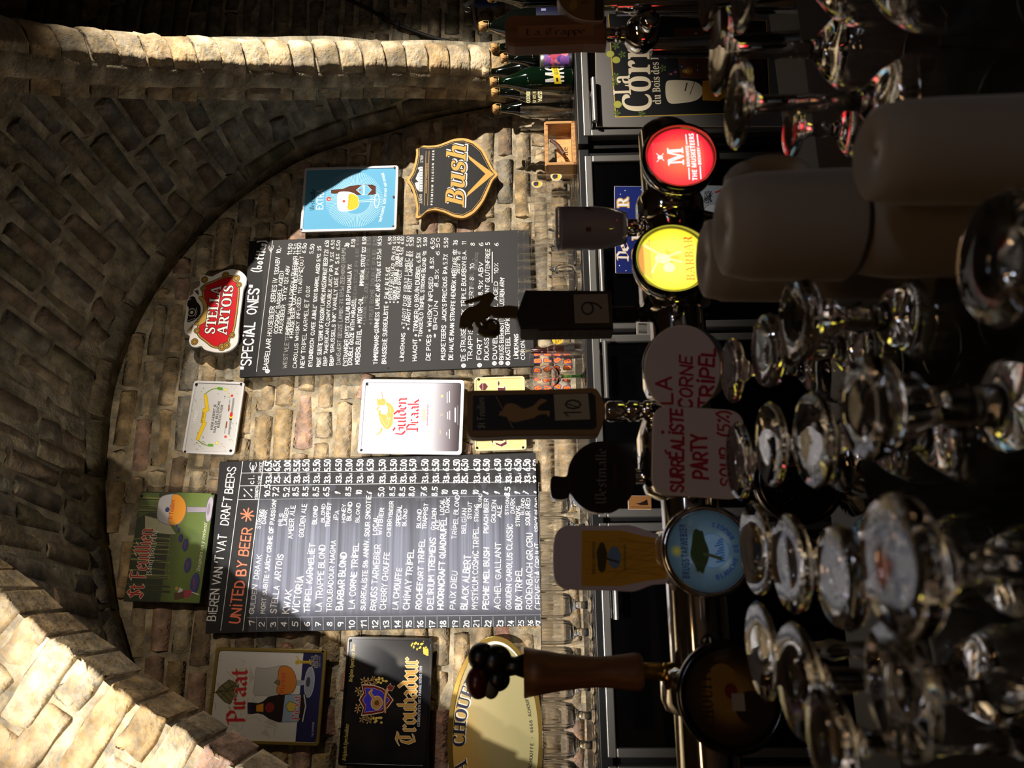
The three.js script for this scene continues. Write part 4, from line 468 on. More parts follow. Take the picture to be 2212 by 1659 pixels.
plate({ name: 'tin_sign', label: 'glossy black tin sign with blue and red shield and gold blackletter word', category: 'tin sign', corners: [[731, 1655], [752, 1378], [936, 1377], [922, 1656]], z: 0.036, rim: 0.006, side: M.blackGloss, rough: 0.12, gloss: 1, screws: [[757, 1384], [930, 1383], [917, 1650]],
  draw(ctx, S, W, H) {
    const q = (a) => a.map((p) => [700 + p[0] / 5.82, 1374 + p[1] / 5.82]); fill(ctx, W, H, '#0b0d14'); dust(ctx, W, H, 900, 'rgba(150,165,200,0.22)', 0.5, 1.8);
    for (let i = 0; i < 70; i++) { const x = rnd(W), y = rnd(H), l = rnd(10, 80); ctx.strokeStyle = `rgba(140,160,200,${rnd(0.04, 0.2)})`; ctx.lineWidth = 1; ctx.beginPath(); ctx.moveTo(x, y); ctx.lineTo(x + l, y + rnd(-l, l) * 0.3); ctx.stroke(); }
    txt(ctx, S, 'Belgian Specialty Beer', [761, 1473.7], [767.9, 1391], 7, '#d8c06a', { family: 'serif', font: 'italic bold' }); txt(ctx, S, 'Belgisch Speciaalbier', [747, 1643.8], [754, 1563.9], 7, '#d8c06a', { family: 'serif', font: 'italic bold' });
    for (const [x, y, r] of [[430, 680, 9], [455, 730, 8], [500, 560, 9], [560, 570, 10], [620, 530, 6], [640, 590, 6], [430, 890, 9], [420, 930, 8], [480, 1050, 8], [560, 1060, 9], [600, 1030, 7], [520, 1010, 7]]) { const [px, py] = q([[x, y]])[0]; for (let k = 0; k < 5; k++) { const a = k * 1.26 + x; poly(ctx, S, [[px, py], [px + Math.cos(a - 0.3) * r * 0.7, py + Math.sin(a - 0.3) * r * 0.7], [px + Math.cos(a) * r, py + Math.sin(a) * r], [px + Math.cos(a + 0.3) * r * 0.7, py + Math.sin(a + 0.3) * r * 0.7]], '#b8955c'); } }
    for (let i = 0; i < 22; i++) { const b = i < 11; const [px, py] = q([[b ? rnd(650, 790) : rnd(620, 740), b ? rnd(520, 590) : rnd(1020, 1090)]])[0]; blob(ctx, S, px, py, 2.6, 2.2, '#e8cc66', '#7a6420', 0.4); }
    const sh = [[470, 606], [620, 610], [745, 655], [815, 725], [876, 802], [812, 892], [740, 962], [600, 988], [464, 1003], [492, 900], [436, 803], [492, 715]], sc = (f) => sh.map((p) => [650 + (p[0] - 650) * f, 805 + (p[1] - 805) * f]);
    poly(ctx, S, q(sc(1)), '#ead8b4'); poly(ctx, S, q(sc(0.94)), '#701f22'); poly(ctx, S, q(sc(0.78)), '#ead8b4'); poly(ctx, S, q(sc(0.755)), '#3b35c0');
    blob(ctx, S, 814, 1518, 11.5, 12.5, '#b88a52', '#e8c890', 1.2); blob(ctx, S, 814, 1518, 5, 5, '#6a4520'); line(ctx, S, q([[640, 800], [575, 710]]), '#c89c62', 6); line(ctx, S, q([[575, 710], [600, 680]]), '#c89c62', 5); line(ctx, S, q([[690, 870], [580, 715]]), '#6a4520', 0.9);
    curve(ctx, S, q([[770, 660], [800, 650], [820, 680], [790, 740], [775, 830], [785, 930], [780, 975], [755, 970], [745, 880], [748, 780]]), '#c0a070', '#6a2020', 1.2); poly(ctx, S, q([[790, 640], [840, 590], [845, 625], [888, 628], [855, 690], [810, 680]]), '#7a2a28', '#e0c8a0', 0.8);
    black(ctx, S, 'Troubadour', [896, 1606], [902.5, 1422], 37, '#d09a4a', '#f0dcae', 1.25);
    txt(ctx, S, 'GEBROUWEN MET PASSIE SINDS 1999', [907, 1569.9], [912, 1438.4], 5.2, '#dcdce6', { family: 'serif' });
    for (let i = 0; i < 30; i++) { const [px, py] = q([[i < 15 ? 1100 + i * 14 : 1260 + (i % 5) * 10, i < 15 ? 110 + rnd(-30, 60) : 90 + i * 5]])[0]; blob(ctx, S, px, py, rnd(1.5, 3), rnd(1.5, 3), '#d8c04a'); } curve(ctx, S, q([[1250, 70], [1280, 20], [1270, 0]]), null, '#d8c04a', 1.2, false);
  } });
plate({ name: 'tin_sign', label: 'pale yellow tin sign mostly hidden behind the black tap handle', category: 'tin sign', corners: [[1024, 973], [1028, 815], [1130, 815], [1140, 972]], z: 0.032, rim: 0.004, side: M.cream, screws: [[1030.5, 968], [1034, 820], [1130, 967]],
  draw(ctx, S, W, H) { fill(ctx, W, H, '#ecd98c'); poly(ctx, S, [[1034.5, 835], [1040, 828], [1049, 828], [1054.5, 835], [1049, 843], [1040, 843]], '#5a2630', '#e0b8a0', 0.6); line(ctx, S, [[1043, 842], [1043, 829]], '#d89a7a', 1.6); black(ctx, S, 'T', [1094, 964], [1095, 940], 32, '#5a2630', '#f6ecc0', 1.2); black(ctx, S, 'r', [1091, 842], [1092, 826], 26, '#5a2630', '#f6ecc0', 1.2); black(ctx, S, 'appe', [1093, 930], [1092, 850], 30, '#5a2630', '#f6ecc0', 1.2); } });
{ // oval brass-rimmed sign; the drawn figure on it is left out
  const c = [1070, 1601], N = 44, oval = (f) => Array.from({ length: N }, (_, i) => [c[0] + Math.cos(i / N * Math.PI * 2) * 103 * f, c[1] + Math.sin(i / N * Math.PI * 2) * 226 * f]);
  plate({ name: 'oval_sign', label: 'large oval ochre sign in a brass rim with dark capitals along its upper edge', category: 'sign', corners: [[1170, 1601], [967, 1601], [1070, 1380], [1070, 1800]], z: 0.04, thick: 0.01, side: M.brass, outline: oval(1), rough: 0.3, gloss: 0.6, rim: 0.014, rimMat: std(0xc8a85a, 0.22, 0.9),
    draw(ctx, S, W, H) {
      const g = ctx.createLinearGradient(0, 0, W * 0.2, H); g.addColorStop(0, '#d2a04a'); g.addColorStop(0.45, '#c89f52'); g.addColorStop(0.7, '#b0a070'); g.addColorStop(1, '#9c9468'); fill(ctx, W, H, '#e8e4da'); poly(ctx, S, oval(0.93), g);
      const arc = (str, f, a0, a1, cap, col, edge) => [...str].forEach((ch, i, A) => { const a = a0 + (a1 - a0) * i / (A.length - 1), px = c[0] + Math.cos(a) * 103 * f, py = c[1] + Math.sin(a) * 226 * f, p = S(px, py), b = S(c[0] + Math.cos(a + 0.02) * 103 * f, c[1] + Math.sin(a + 0.02) * 226 * f), up = Math.cos(a) < 0; const dir = up ? Math.atan2(b[1] - p[1], b[0] - p[0]) : Math.atan2(p[1] - b[1], p[0] - b[0]); ctx.save(); ctx.translate(...p); ctx.rotate(dir); ctx.scale(cap * ctx.k / 71, cap * ctx.k / 71); ctx.font = edge ? 'bold 100px serif' : 'bold 100px sans-serif'; ctx.textAlign = 'center'; ctx.textBaseline = 'middle'; if (edge) { ctx.fillStyle = edge; ctx.fillText(ch, 6, 7); } ctx.fillStyle = col; ctx.fillText(ch, 0, 0); ctx.restore(); });
      arc('LA CHOUFFE', 0.76, Math.PI - 0.5, Math.PI + 1.0, 24, '#232842', '#f2ead8'); 
      const s2 = "BRASSERIE D'ACHOUFFE - 6666 ACHOUFFE"; [...s2].forEach((ch, i) => { const a = 0.8 - 1.4 * i / (s2.length - 1), px = c[0] + Math.cos(a) * 103 * 0.80, py = c[1] + Math.sin(a) * 226 * 0.80, p = S(px, py), b = S(c[0] + Math.cos(a - 0.02) * 103 * 0.8, c[1] + Math.sin(a - 0.02) * 226 * 0.8); ctx.save(); ctx.translate(...p); ctx.rotate(Math.atan2(b[1] - p[1], b[0] - p[0])); ctx.scale(6.5 * ctx.k / 71, 6.5 * ctx.k / 71); ctx.font = 'bold 100px sans-serif'; ctx.textAlign = 'center'; ctx.fillStyle = '#2c2c2a'; ctx.fillText(ch, 0, 0); ctx.restore(); });
      poly(ctx, S, oval(0.935), null, '#f6f4ee', 1.6);
    } });
}

// ---------------------------------------------------------------- back bar: coolers and what stands on them
const YT = 1.337, ZF = 0.5;
function door(parent, x0, x1, handle) {
  const y0 = 0.14, y1 = 1.318, w = x1 - x0, h = y1 - y0, cx = (x0 + x1) / 2, cy = (y0 + y1) / 2, f = 0.024;
  const fr = part(parent, 'door', mergeGeometries([rbox(w, f, 0.03, 0.004, cx, y1 - f / 2, ZF - 0.012), rbox(w, f, 0.03, 0.004, cx, y0 + f / 2, ZF - 0.012), rbox(f, h - 2 * f, 0.03, 0.004, x0 + f / 2, cy, ZF - 0.012), rbox(f, h - 2 * f, 0.03, 0.004, x1 - f / 2, cy, ZF - 0.012)]), M.alu);
  part(fr, 'pane', box(w - 2 * f, h - 2 * f, 0.012, cx, cy, ZF - 0.012), M.doorGlass);
  if (handle) part(fr, 'handle', mergeGeometries([cyl(0.008, 0.008, handle[1] - handle[0], 12).rotateZ(Math.PI / 2).translate((handle[0] + handle[1]) / 2, 1.282, ZF + 0.028), ...handle.map((x) => cyl(0.005, 0.005, 0.03, 8).rotateX(Math.PI / 2).translate(x + (x === handle[0] ? 0.02 : -0.02), 1.282, ZF + 0.014))]), M.alu);
}
{
  const mk = (label, x0, x1, doors) => {
    const o = thing('bar_cooler', label, 'cooler', [0, 0, 0]);
    part(o, 'body', box(x1 - x0, 1.18, 0.44, (x0 + x1) / 2, 0.71, 0.255), M.black); part(o, 'worktop', rbox(x1 - x0, 0.035, 0.48, 0.004, (x0 + x1) / 2, YT - 0.0175, 0.26), M.black); part(o, 'plinth', box(x1 - x0 - 0.04, 0.12, 0.4, (x0 + x1) / 2, 0.06, 0.24), M.black);
    for (const d of doors) door(o, ...d); return o;
  };
  mk('long black back-bar cooler with grey framed black doors, beneath the menu boards', -1.62, 1.318, [[-1.06, -0.465, [-0.8, -0.6]], [-0.447, 0.142, [-0.11, 0.10]], [0.157, 0.690, [0.49, 0.66]], [0.707, 1.293, [0.80, 0.99]]]);
  mk('black cooler with a taped beer poster on its door, beneath the corked bottles', 1.335, 2.6, [[1.364, 1.96, [1.40, 1.56]], [1.975, 2.58]]);
}
plate({ name: 'poster', label: 'dark beer poster with cream lettering held by wide grey tape on the cooler door', category: 'poster', corners: [[1292, 278], [1283, 2], [1712, -14], [1735, 268]], z: ZF + 0.008, thick: 0.003, radius: 0.003, nail: false, rough: 0.5, gloss: 0.1, side: M.paper,
  draw(ctx, S, W, H) {
    fill(ctx, W, H, '#6b6966'); for (let i = 0; i < 200; i++) { ctx.fillStyle = `rgba(${rnd() < 0.5 ? '30,30,30' : '140,140,138'},0.06)`; ctx.fillRect(rnd(W), rnd(H), rnd(4, 60), rnd(1, 3)); }
    poly(ctx, S, [[1329, 254], [1313, 30], [1656, 45], [1664, 244]], '#c9a53c'); poly(ctx, S, [[1331, 252], [1315, 30], [1654, 46], [1662, 242]], '#101216');
    const g = ctx.createLinearGradient(S(1440, 130)[0], S(1440, 130)[1], ...S(1650, 130)); poly(ctx, S, [[1455, 60], [1640, 62], [1648, 175], [1470, 170]], '#54301a'); poly(ctx, S, [[1560, 55], [1652, 56], [1656, 230], [1565, 225]], '#2c1410');
    for (let i = 0; i < 26; i++) { const px = rnd(1440, 1560), py = rnd(62, 165); blob(ctx, S, px, py, rnd(3, 9), rnd(3, 9), pick(['#2b3760', '#7c3220', '#8a5a22', '#26331e', '#401c30', '#b08a30'])); blob(ctx, S, px, py, 1.4, 1.4, '#d8d0b8'); }
    const leaf = (px, py, r, c) => { for (let k = 0; k < 5; k++) { const a = k * 1.256 + px; poly(ctx, S, [[px, py], [px + Math.cos(a - 0.4) * r * 0.7, py + Math.sin(a - 0.4) * r * 0.7], [px + Math.cos(a) * r, py + Math.sin(a) * r], [px + Math.cos(a + 0.4) * r * 0.7, py + Math.sin(a + 0.4) * r * 0.7]], c); } };
    for (const [x, y] of [[1330, 100], [1344, 118], [1330, 165], [1329, 178], [1332, 245], [1386, 246], [1432, 148], [1428, 90], [1438, 120], [1336, 86]]) leaf(x, y, 9, '#55692e'); for (const [x, y] of [[1335, 78], [1331, 130], [1334, 226], [1318, 117]]) blob(ctx, S, x, y, 8, 8, '#a8a84c', '#6c7030', 0.8);
    curve(ctx, S, [[1437, 205], [1437, 180], [1444, 172], [1518, 176], [1518, 217], [1455, 226], [1442, 222]], '#e2d8bc'); poly(ctx, S, [[1517, 175], [1560, 172], [1570, 208], [1553, 219], [1517, 217]], '#b8801c'); line(ctx, S, [[1480, 196], [1484, 180]], '#3a3226', 2.4); line(ctx, S, [[1490, 205], [1500, 178]], '#3a3226', 1.2);
    const cr = '#e6d9ba'; txt(ctx, S, 'La', [1363, 206], [1360, 161], 34, cr, { family: 'serif', edge: '#101216', lw: 4 }); txt(ctx, S, 'Corne', [1408, 244], [1400, 54], 56, cr, { family: 'serif' }); txt(ctx, S, 'du Bois des Pendus', [1428, 226], [1419, 72], 15, cr, { family: 'serif' });
    txt(ctx, S, 'CORNE', [1650, 150], [1647, 118], 9, '#5a3a30', { family: 'serif' });
  } });
plate({ name: 'poster', label: 'dark blue poster with gold-edged white letters, partly behind the clear cylinder tap handle', category: 'poster', corners: [[1332, 590], [1326, 404], [1400, 402], [1402, 590]], z: ZF + 0.004, thick: 0.002, radius: 0.002, nail: false, rough: 0.35, side: M.paper,
  draw(ctx, S, W, H) { fill(ctx, W, H, '#14246e'); for (const [a, b] of [[1338, 574], [1352, 585], [1374, 568], [1340, 420], [1366, 582], [1385, 410], [1350, 412]]) blob(ctx, S, a, b, 1.3, 1.3, '#d8dcf0'); black(ctx, S, 'D', [1357, 562], [1357, 546], 24, '#eef0f6', '#c89a4a', 1.2); black(ctx, S, 'e', [1357, 540], [1357, 528], 24, '#eef0f6', '#c89a4a', 1.2); txt(ctx, S, 'R', [1358, 449], [1357, 427], 24, '#eef0f6', { family: 'serif', edge: '#c89a4a' }); txt(ctx, S, 'D', [1388, 560], [1388, 535], 22, '#eef0f6', { family: 'serif', edge: '#c89a4a' }); txt(ctx, S, 'E', [1388, 520], [1388, 500], 22, '#eef0f6', { family: 'serif', edge: '#c89a4a' }); } });
plate({ name: 'poster', label: 'pale grey cartoon poster low on the cooler door behind the red-lit tap badge', category: 'poster', corners: [[1510, 470], [1506, 403], [1610, 401], [1612, 470]], z: ZF + 0.004, thick: 0.002, radius: 0.002, nail: false, side: M.paper,
  draw(ctx, S, W, H) { fill(ctx, W, H, '#8d97a2'); for (let i = 0; i < 26; i++) line(ctx, S, [[rnd(1520, 1540), rnd(412, 440)], [rnd(1520, 1540), rnd(412, 440)]], '#1c1c1e', 0.9); curve(ctx, S, [[1517, 462], [1525, 444], [1545, 440], [1560, 450], [1550, 466]], '#a8b0b8', '#2a2a2c', 0.8); line(ctx, S, [[1546, 416], [1556, 412]], '#9a3a26', 4); } });
plate({ name: 'sticker', label: 'small tan sticker with a dark bottle below the dark round tap handle', category: 'sticker', corners: [[1358, 1100], [1357, 1072], [1406, 1071], [1407, 1100]], z: ZF + 0.003, thick: 0.001, radius: 0.002, nail: false, side: M.paper, draw(ctx, S, W, H) { fill(ctx, W, H, '#8a5f36'); poly(ctx, S, [[1373, 1088], [1384, 1086], [1398, 1079], [1400, 1091], [1384, 1091]], '#1b100a'); line(ctx, S, [[1364, 1095], [1404, 1096]], '#5a3b20', 1.5); } });
plate({ name: 'sticker', label: 'white barcode sticker on the cooler door beside the dark block tap handle', category: 'sticker', corners: [[1376, 723], [1376, 698], [1406, 697], [1406, 722]], z: ZF + 0.003, thick: 0.001, radius: 0.001, nail: false, side: M.paper, draw(ctx, S, W, H) { fill(ctx, W, H, '#77756f'); ctx.fillStyle = '#18181a'; for (let x = 0.08; x < 0.92; x += rnd(0.03, 0.08)) ctx.fillRect(x * W, H * 0.12, W * rnd(0.01, 0.035), H * 0.6); } });

const flip = (g, h) => g.rotateX(Math.PI).translate(0, h, 0);
function ribbed(g, n, amp, y0, y1) { const p = g.attributes.position; for (let i = 0; i < p.count; i++) { const y = p.getY(i); if (y < y0 || y > y1) continue; const x = p.getX(i), z = p.getZ(i), k = 1 + amp * Math.cos(Math.atan2(z, x) * n); p.setX(i, x * k); p.setZ(i, z * k); } g.computeVertexNormals(); return g; }
// a drinking glass as one closed solid of glass: outer profile upwards, inner profile back down
const tumblerG = (r0, r1, h, wall = 0.0022, base = 0.012, n = 32) => lathe([[0, 0.001], [r0 - 0.004, 0], [r0, 0.004], [r0 + (r1 - r0) * 0.5, h * 0.5], [r1, h - 0.001], [r1 - wall * 0.5, h], [r1 - wall, h - 0.001], [r0 + (r1 - r0) * 0.5 - wall, h * 0.5], [r0 - wall, base + 0.004], [r0 - wall - 0.006, base], [0, base]], n);
function stemG({ h, rf = 0.036, rb = 0.04, rr = 0.034, hb = 0.09, stem = 0.006, knob = 0.009, foot = 0.004, n = 40 }) {
  const y0 = h - hb, ys = foot * 2.6, m = (y0 + ys) / 2, w = 0.0018;
  return lathe([[0, 0.0015], [rf * 0.5, 0.001], [rf - 0.003, 0], [rf, foot * 0.5], [rf - 0.002, foot], [rf * 0.5, foot * 1.5], [stem * 1.8, ys], [stem * 1.05, ys + 0.008], [stem, m - 0.008], [knob, m], [stem, m + 0.008], [stem * 1.2, y0 - 0.006], [stem * 2.4, y0 + 0.002], [rb * 0.62, y0 + hb * 0.10], [rb * 0.9, y0 + hb * 0.26], [rb, y0 + hb * 0.45], [rb * 0.97, y0 + hb * 0.62], [(rb + rr) / 2, y0 + hb * 0.82], [rr, h - 0.001], [rr - w * 0.5, h], [rr - w, h - 0.001], [(rb + rr) / 2 - w, y0 + hb * 0.82], [rb * 0.97 - w, y0 + hb * 0.62], [rb - w, y0 + hb * 0.45], [rb * 0.9 - w, y0 + hb * 0.27], [rb * 0.58, y0 + hb * 0.13], [0, y0 + hb * 0.07]], n);
}
function decal(parent, name, r0, r1, y, hh, arc, turn, draw, w = 512, h = 256) {   // print on the outside of a glass, on its round
  const c = canvasOf(w, h), x = c.getContext('2d'); x.textAlign = 'center'; x.textBaseline = 'middle'; draw(x, w, h);
  const m = new THREE.MeshStandardMaterial({ map: texOf(c), transparent: true, roughness: 0.5, side: THREE.DoubleSide }); const g = new THREE.CylinderGeometry(r1 + 0.0006, r0 + 0.0006, hh, 20, 1, true, -arc / 2, arc); g.translate(0, y, 0); g.rotateY(turn); return part(parent, name, g, m);
}
const ORD = 'first second third fourth fifth sixth seventh eighth ninth tenth eleventh twelfth thirteenth fourteenth'.split(' ');
const FACE = 0.26;   // things on the shelf turn their print towards the bar
const shelfX = (py, z) => { const d = rayTo(1290, py), t = (z - EYE.z) / d.z; return d.x * t; };
const put = (py, z) => V(shelfX(py, z), YT, z);
// ribbed goblets in two rows under the draft board
{
  const g = ribbed(lathe([[0, 0.001], [0.028, 0], [0.031, 0.003], [0.02, 0.008], [0.012, 0.016], [0.0095, 0.03], [0.011, 0.045], [0.02, 0.056], [0.029, 0.064], [0.0325, 0.08], [0.033, 0.142], [0.0322, 0.144], [0.0305, 0.142], [0.030, 0.082], [0.026, 0.068], [0.015, 0.062], [0, 0.06]], 96), 16, 0.028, 0.058, 0.145);
  const proto = new THREE.Group(); proto.name = 'ribbed_goblet'; part(proto, 'bowl', g, M.glass);
  const front = [], grp = 'ribbed goblets behind the front row on the cooler top';
  for (const [z, off] of [[0.43, 0], [0.36, 0.035], [0.28, 0.01]]) for (let x = -0.5 + off; x < 0.27; x += 0.0705) { const c = proto.clone(); if (z < 0.4) c.children[0].material = M.glassThin; c.name = numbered('ribbed_goblet'); c.position.set(x + rnd(-0.001, 0.001), YT, z); c.rotation.y = rnd(6); scene.add(c); front.push(c); tag(c, 'ribbed stemmed glass in the rows behind the front row, beneath the chalk-smeared board', 'glass', grp); }
}
{ const f = scene.children.filter((o) => /^ribbed_goblet/.test(o.name) && o.position.z > 0.4).sort((a, b) => b.position.x - a.position.x); f.forEach((o, i) => { o.userData.label = `${ORD[i]} ribbed goblet of the front row, counted from the ribbed tumblers`; delete o.userData.group; }); }
// tumblers and other glasses further along
function glassThing(name, label, geo, pos, mat = M.glass, group, partName = 'bowl') { const o = thing(name, label, 'glass', pos, group); part(o, partName, geo, mat); return o; }
{
  const swirl = flip(ribbed(tumblerG(0.029, 0.036, 0.135, 0.003, 0.014, 72), 12, 0.03, 0.012, 0.12), 0.135), grpS = 'upturned ribbed tumblers beside the goblets';
  const s0 = glassThing('ribbed_tumbler', 'upturned ribbed tumbler between the goblets and the orange-printed glasses', swirl, put(985, 0.43), M.glass, grpS);
  s0.userData.label = 'first upturned ribbed tumbler of the front row beside the ribbed goblets'; delete s0.userData.group;
  for (const [py, z, l] of [[935, 0.43, 'second upturned ribbed tumbler of the front row, behind the black plaque'], [885, 0.43, 'third upturned ribbed tumbler of the front row, behind the black plaque'], [1012, 0.34], [960, 0.34], [908, 0.34]]) { const c = copyOf(s0, put(py, z), rnd(6), l ?? 'upturned ribbed tumbler in the row behind the front three', l ? undefined : 'ribbed tumblers of the second row'); }
  const orange = (x, w, h) => { x.font = 'bold 120px sans-serif'; for (let i = 0; i < 16; i++) { const px = (i % 4 + 0.5 + rnd(-0.15, 0.15)) * w / 4, py = (Math.floor(i / 4) + 0.5) * h / 4, a = rnd(-0.7, 0.7); x.save(); x.translate(px, py); x.rotate(a); x.lineJoin = 'round'; x.strokeStyle = '#3b2a78'; x.lineWidth = 26; x.strokeText('BBP'[i % 3], 0, 0); x.fillStyle = '#f0741c'; x.lineWidth = 8; x.strokeStyle = '#f0741c'; x.strokeText('BBP'[i % 3], 0, 0); x.fillText('BBP'[i % 3], 0, 0); x.restore(); } };
  const og = tumblerG(0.032, 0.037, 0.165, 0.0025, 0.03);
  for (const [py, z, l] of [[787, 0.40, 'clear tumbler covered in orange block letters, right behind the green-stemmed glass'], [838, 0.33, 'clear tumbler with orange block letters, beside the black handle with a figure']]) { const o = glassThing('printed_tumbler', l, og, put(py, z)); decal(o, 'print', 0.0335, 0.0365, 0.095, 0.12, 2.9, FACE, orange, 512, 512); o.rotation.y = rnd(-0.2, 0.2); }
  const gs = thing('green_stem_glass', 'round clear wine bowl on a bright green glass stem', 'glass', put(812, 0.455));
  part(gs, 'bowl', lathe([[0, 0.072], [0.008, 0.073], [0.022, 0.08], [0.034, 0.1], [0.0345, 0.12], [0.028, 0.142], [0.0275, 0.142], [0.0335, 0.12], [0.033, 0.1], [0.021, 0.082], [0, 0.0745]], 36), M.glass); part(gs, 'stem', lathe([[0, 0], [0.028, 0], [0.029, 0.002], [0.012, 0.005], [0.0045, 0.012], [0.004, 0.06], [0.007, 0.0718], [0, 0.0718]], 28), M.glassGreen);
  const logo = (col, bg) => (x, w, h) => { x.fillStyle = bg; x.beginPath(); x.ellipse(w / 2, h / 2, w * 0.3, h * 0.4, 0, 0, 7); x.fill(); x.fillStyle = col; x.font = 'bold 60px sans-serif'; x.fillText('BUFFALO', w / 2, h * 0.4, w * 0.5); x.fillRect(w * 0.32, h * 0.55, w * 0.36, 10); x.fillText('1907', w / 2, h * 0.72, w * 0.4); };
  const yg = flip(tumblerG(0.03, 0.036, 0.11, 0.003, 0.02), 0.11), grpY = 'low tumblers beside the dark block tap handle';
  const y0 = thing('printed_tumbler', 'low upturned tumbler with a round yellow badge, beside the dark block tap handle', 'glass', put(742, 0.44)); part(y0, 'bowl', yg, M.glass); decal(y0, 'badge', 0.034, 0.032, 0.08, 0.042, 1.5, FACE - 0.15, logo('#3a2c10', '#e0b420'));
  const y1 = glassThing('tumbler', 'low upturned plain tumbler behind the round yellow badge glass', yg, put(762, 0.36), M.glass, grpY); delete y1.userData.group; copyOf(y1, put(700, 0.36), 0, 'low upturned plain tumbler right behind the dark block tap handle'); copyOf(y1, put(655, 0.36), 0, 'low upturned plain tumbler just past the dark block, nearer the mugs');
  const dark = thing('bottle', 'small dark red bottle standing behind the low tumblers', 'bottle', put(757, 0.26)); part(dark, 'body', lathe([[0, 0], [0.025, 0], [0.026, 0.05], [0.024, 0.08], [0.012, 0.115], [0.011, 0.16], [0, 0.16]], 24), std(0x2a0c0a, 0.1)); part(dark, 'label', cyl(0.0265, 0.0265, 0.035, 24, 0, 0.035, 0), std(0x1a1412, 0.6));
  // tall glasses and handled mugs in front of the bottle board
  const tall = flip(ribbed(tumblerG(0.028, 0.036, 0.2, 0.0025, 0.02, 60), 10, 0.012, 0.02, 0.13), 0.2), grpT = 'tall upturned glasses with black marks under the bottle board';
  const mark = (x, w, h) => { x.fillStyle = '#0d0d0d'; x.beginPath(); x.ellipse(w * 0.4, h * 0.5, w * 0.2, h * 0.16, -0.5, 0, 7); x.fill(); x.beginPath(); x.moveTo(w * 0.5, h * 0.5); x.lineTo(w * 0.8, h * 0.2); x.lineTo(w * 0.72, h * 0.6); x.fill(); for (let i = 0; i < 4; i++) x.fillRect(w * (0.3 + i * 0.1), h * 0.62, 8, h * 0.2); };
  const eyl = (x, w, h) => { x.fillStyle = '#101010'; x.font = 'bold 110px sans-serif'; x.fillText('EYLENBOSCH', w / 2, h / 2, w * 0.9); };
  const t0 = thing('tall_glass', 'tall upturned glass with a small black printed mark, under the bottle board', 'glass', put(545, 0.33), grpT); part(t0, 'bowl', tall, M.glass); decal(t0, 'print', 0.034, 0.032, 0.085, 0.05, 1.2, FACE, mark); decal(t0, 'lettering', 0.036, 0.0345, 0.045, 0.014, 1.4, FACE, eyl, 512, 96);
  t0.userData.label = 'first tall upturned glass with black marks, beside the lettered tumblers'; delete t0.userData.group;
  [[590, 0.33], [640, 0.33], [690, 0.28], [740, 0.26], [512, 0.24], [562, 0.24], [612, 0.24], [662, 0.2]].forEach(([py, z], i) => copyOf(t0, put(py, z), rnd(-0.3, 0.3), i < 2 ? ORD[i + 1] + ' tall upturned glass with black marks, counted from the lettered tumblers' : 'tall upturned glass in the back row under the bottle board', i < 2 ? undefined : 'tall glasses of the back row'));
  const mugG = tumblerG(0.034, 0.034, 0.092, 0.004, 0.014), hg = tube([V(0.032, 0.075, 0), V(0.052, 0.078, 0), V(0.06, 0.06, 0), V(0.056, 0.03, 0), V(0.032, 0.02, 0)], 0.0055, 20, 8), grpM = 'clear glass mugs with handles in front of the tall glasses';
  const m0 = thing('glass_mug', 'small clear glass mug with its handle turned to the bar, beside tall glasses', 'glass mug', put(552, 0.445), grpM); part(m0, 'bowl', mugG, M.glass); part(m0, 'handle', hg, M.glass); m0.rotation.y = -0.9;
  delete m0.userData.group; m0.userData.label = 'small clear glass mug in front of the tall glasses, first from the lettered tumblers'; copyOf(m0, put(606, 0.445), -1.1, 'small clear glass mug in front of the tall glasses, second from the lettered tumblers'); copyOf(m0, put(664, 0.445), -1.3, 'small clear glass mug hidden behind the dark block tap handle');
  // stacked tumblers with lettering, then the badge tumblers
  const puur = (x, w, h) => { x.fillStyle = '#15140f'; x.font = '92px sans-serif'; x.fillText('P U U R', w / 2, h / 2, w * 0.8); };
  const pg = flip(tumblerG(0.03, 0.037, 0.155, 0.0022, 0.012), 0.155), grpP = 'slim upturned tumblers with thin black lettering';
  const p0 = thing('lettered_tumbler', 'upturned clear tumbler with thin black capitals, beside the glasses with round badges', 'glass', put(458, 0.43), grpP); part(p0, 'bowl', pg, M.glass); decal(p0, 'lettering', 0.035, 0.0335, 0.098, 0.02, 1.5, FACE, puur, 512, 128);
  delete p0.userData.group; p0.userData.label = 'first clear tumbler with thin black capitals, next to the badge tumblers';
  for (const [py, z, l] of [[508, 0.43, 'second clear tumbler with thin black capitals, behind the clear cylinder handle'], [482, 0.345], [535, 0.345], [434, 0.345]]) copyOf(p0, put(py, z), rnd(-0.2, 0.2), l ?? 'lettered tumbler in the row behind the front pair', l ? undefined : 'lettered tumblers of the second row');
  const badge = (x, w, h) => { const r = h * 0.45; x.fillStyle = '#e8e6e0'; x.beginPath(); x.arc(w / 2, h / 2, r, 0, 7); x.fill(); x.fillStyle = '#e6b71e'; x.beginPath(); x.arc(w / 2, h / 2, r * 0.84, 0, 7); x.fill(); x.fillStyle = '#2a2540'; x.beginPath(); x.ellipse(w / 2, h * 0.42, r * 0.66, r * 0.45, 0.3, 0, 7); x.fill(); x.fillRect(w / 2 - r * 0.5, h * 0.5, r, r * 0.24); x.strokeStyle = '#8c8c90'; x.lineWidth = 6; x.beginPath(); x.arc(w / 2, h / 2, r * 0.92, 0, 7); x.stroke(); };
  const bg = tumblerG(0.033, 0.036, 0.17, 0.0022, 0.016);
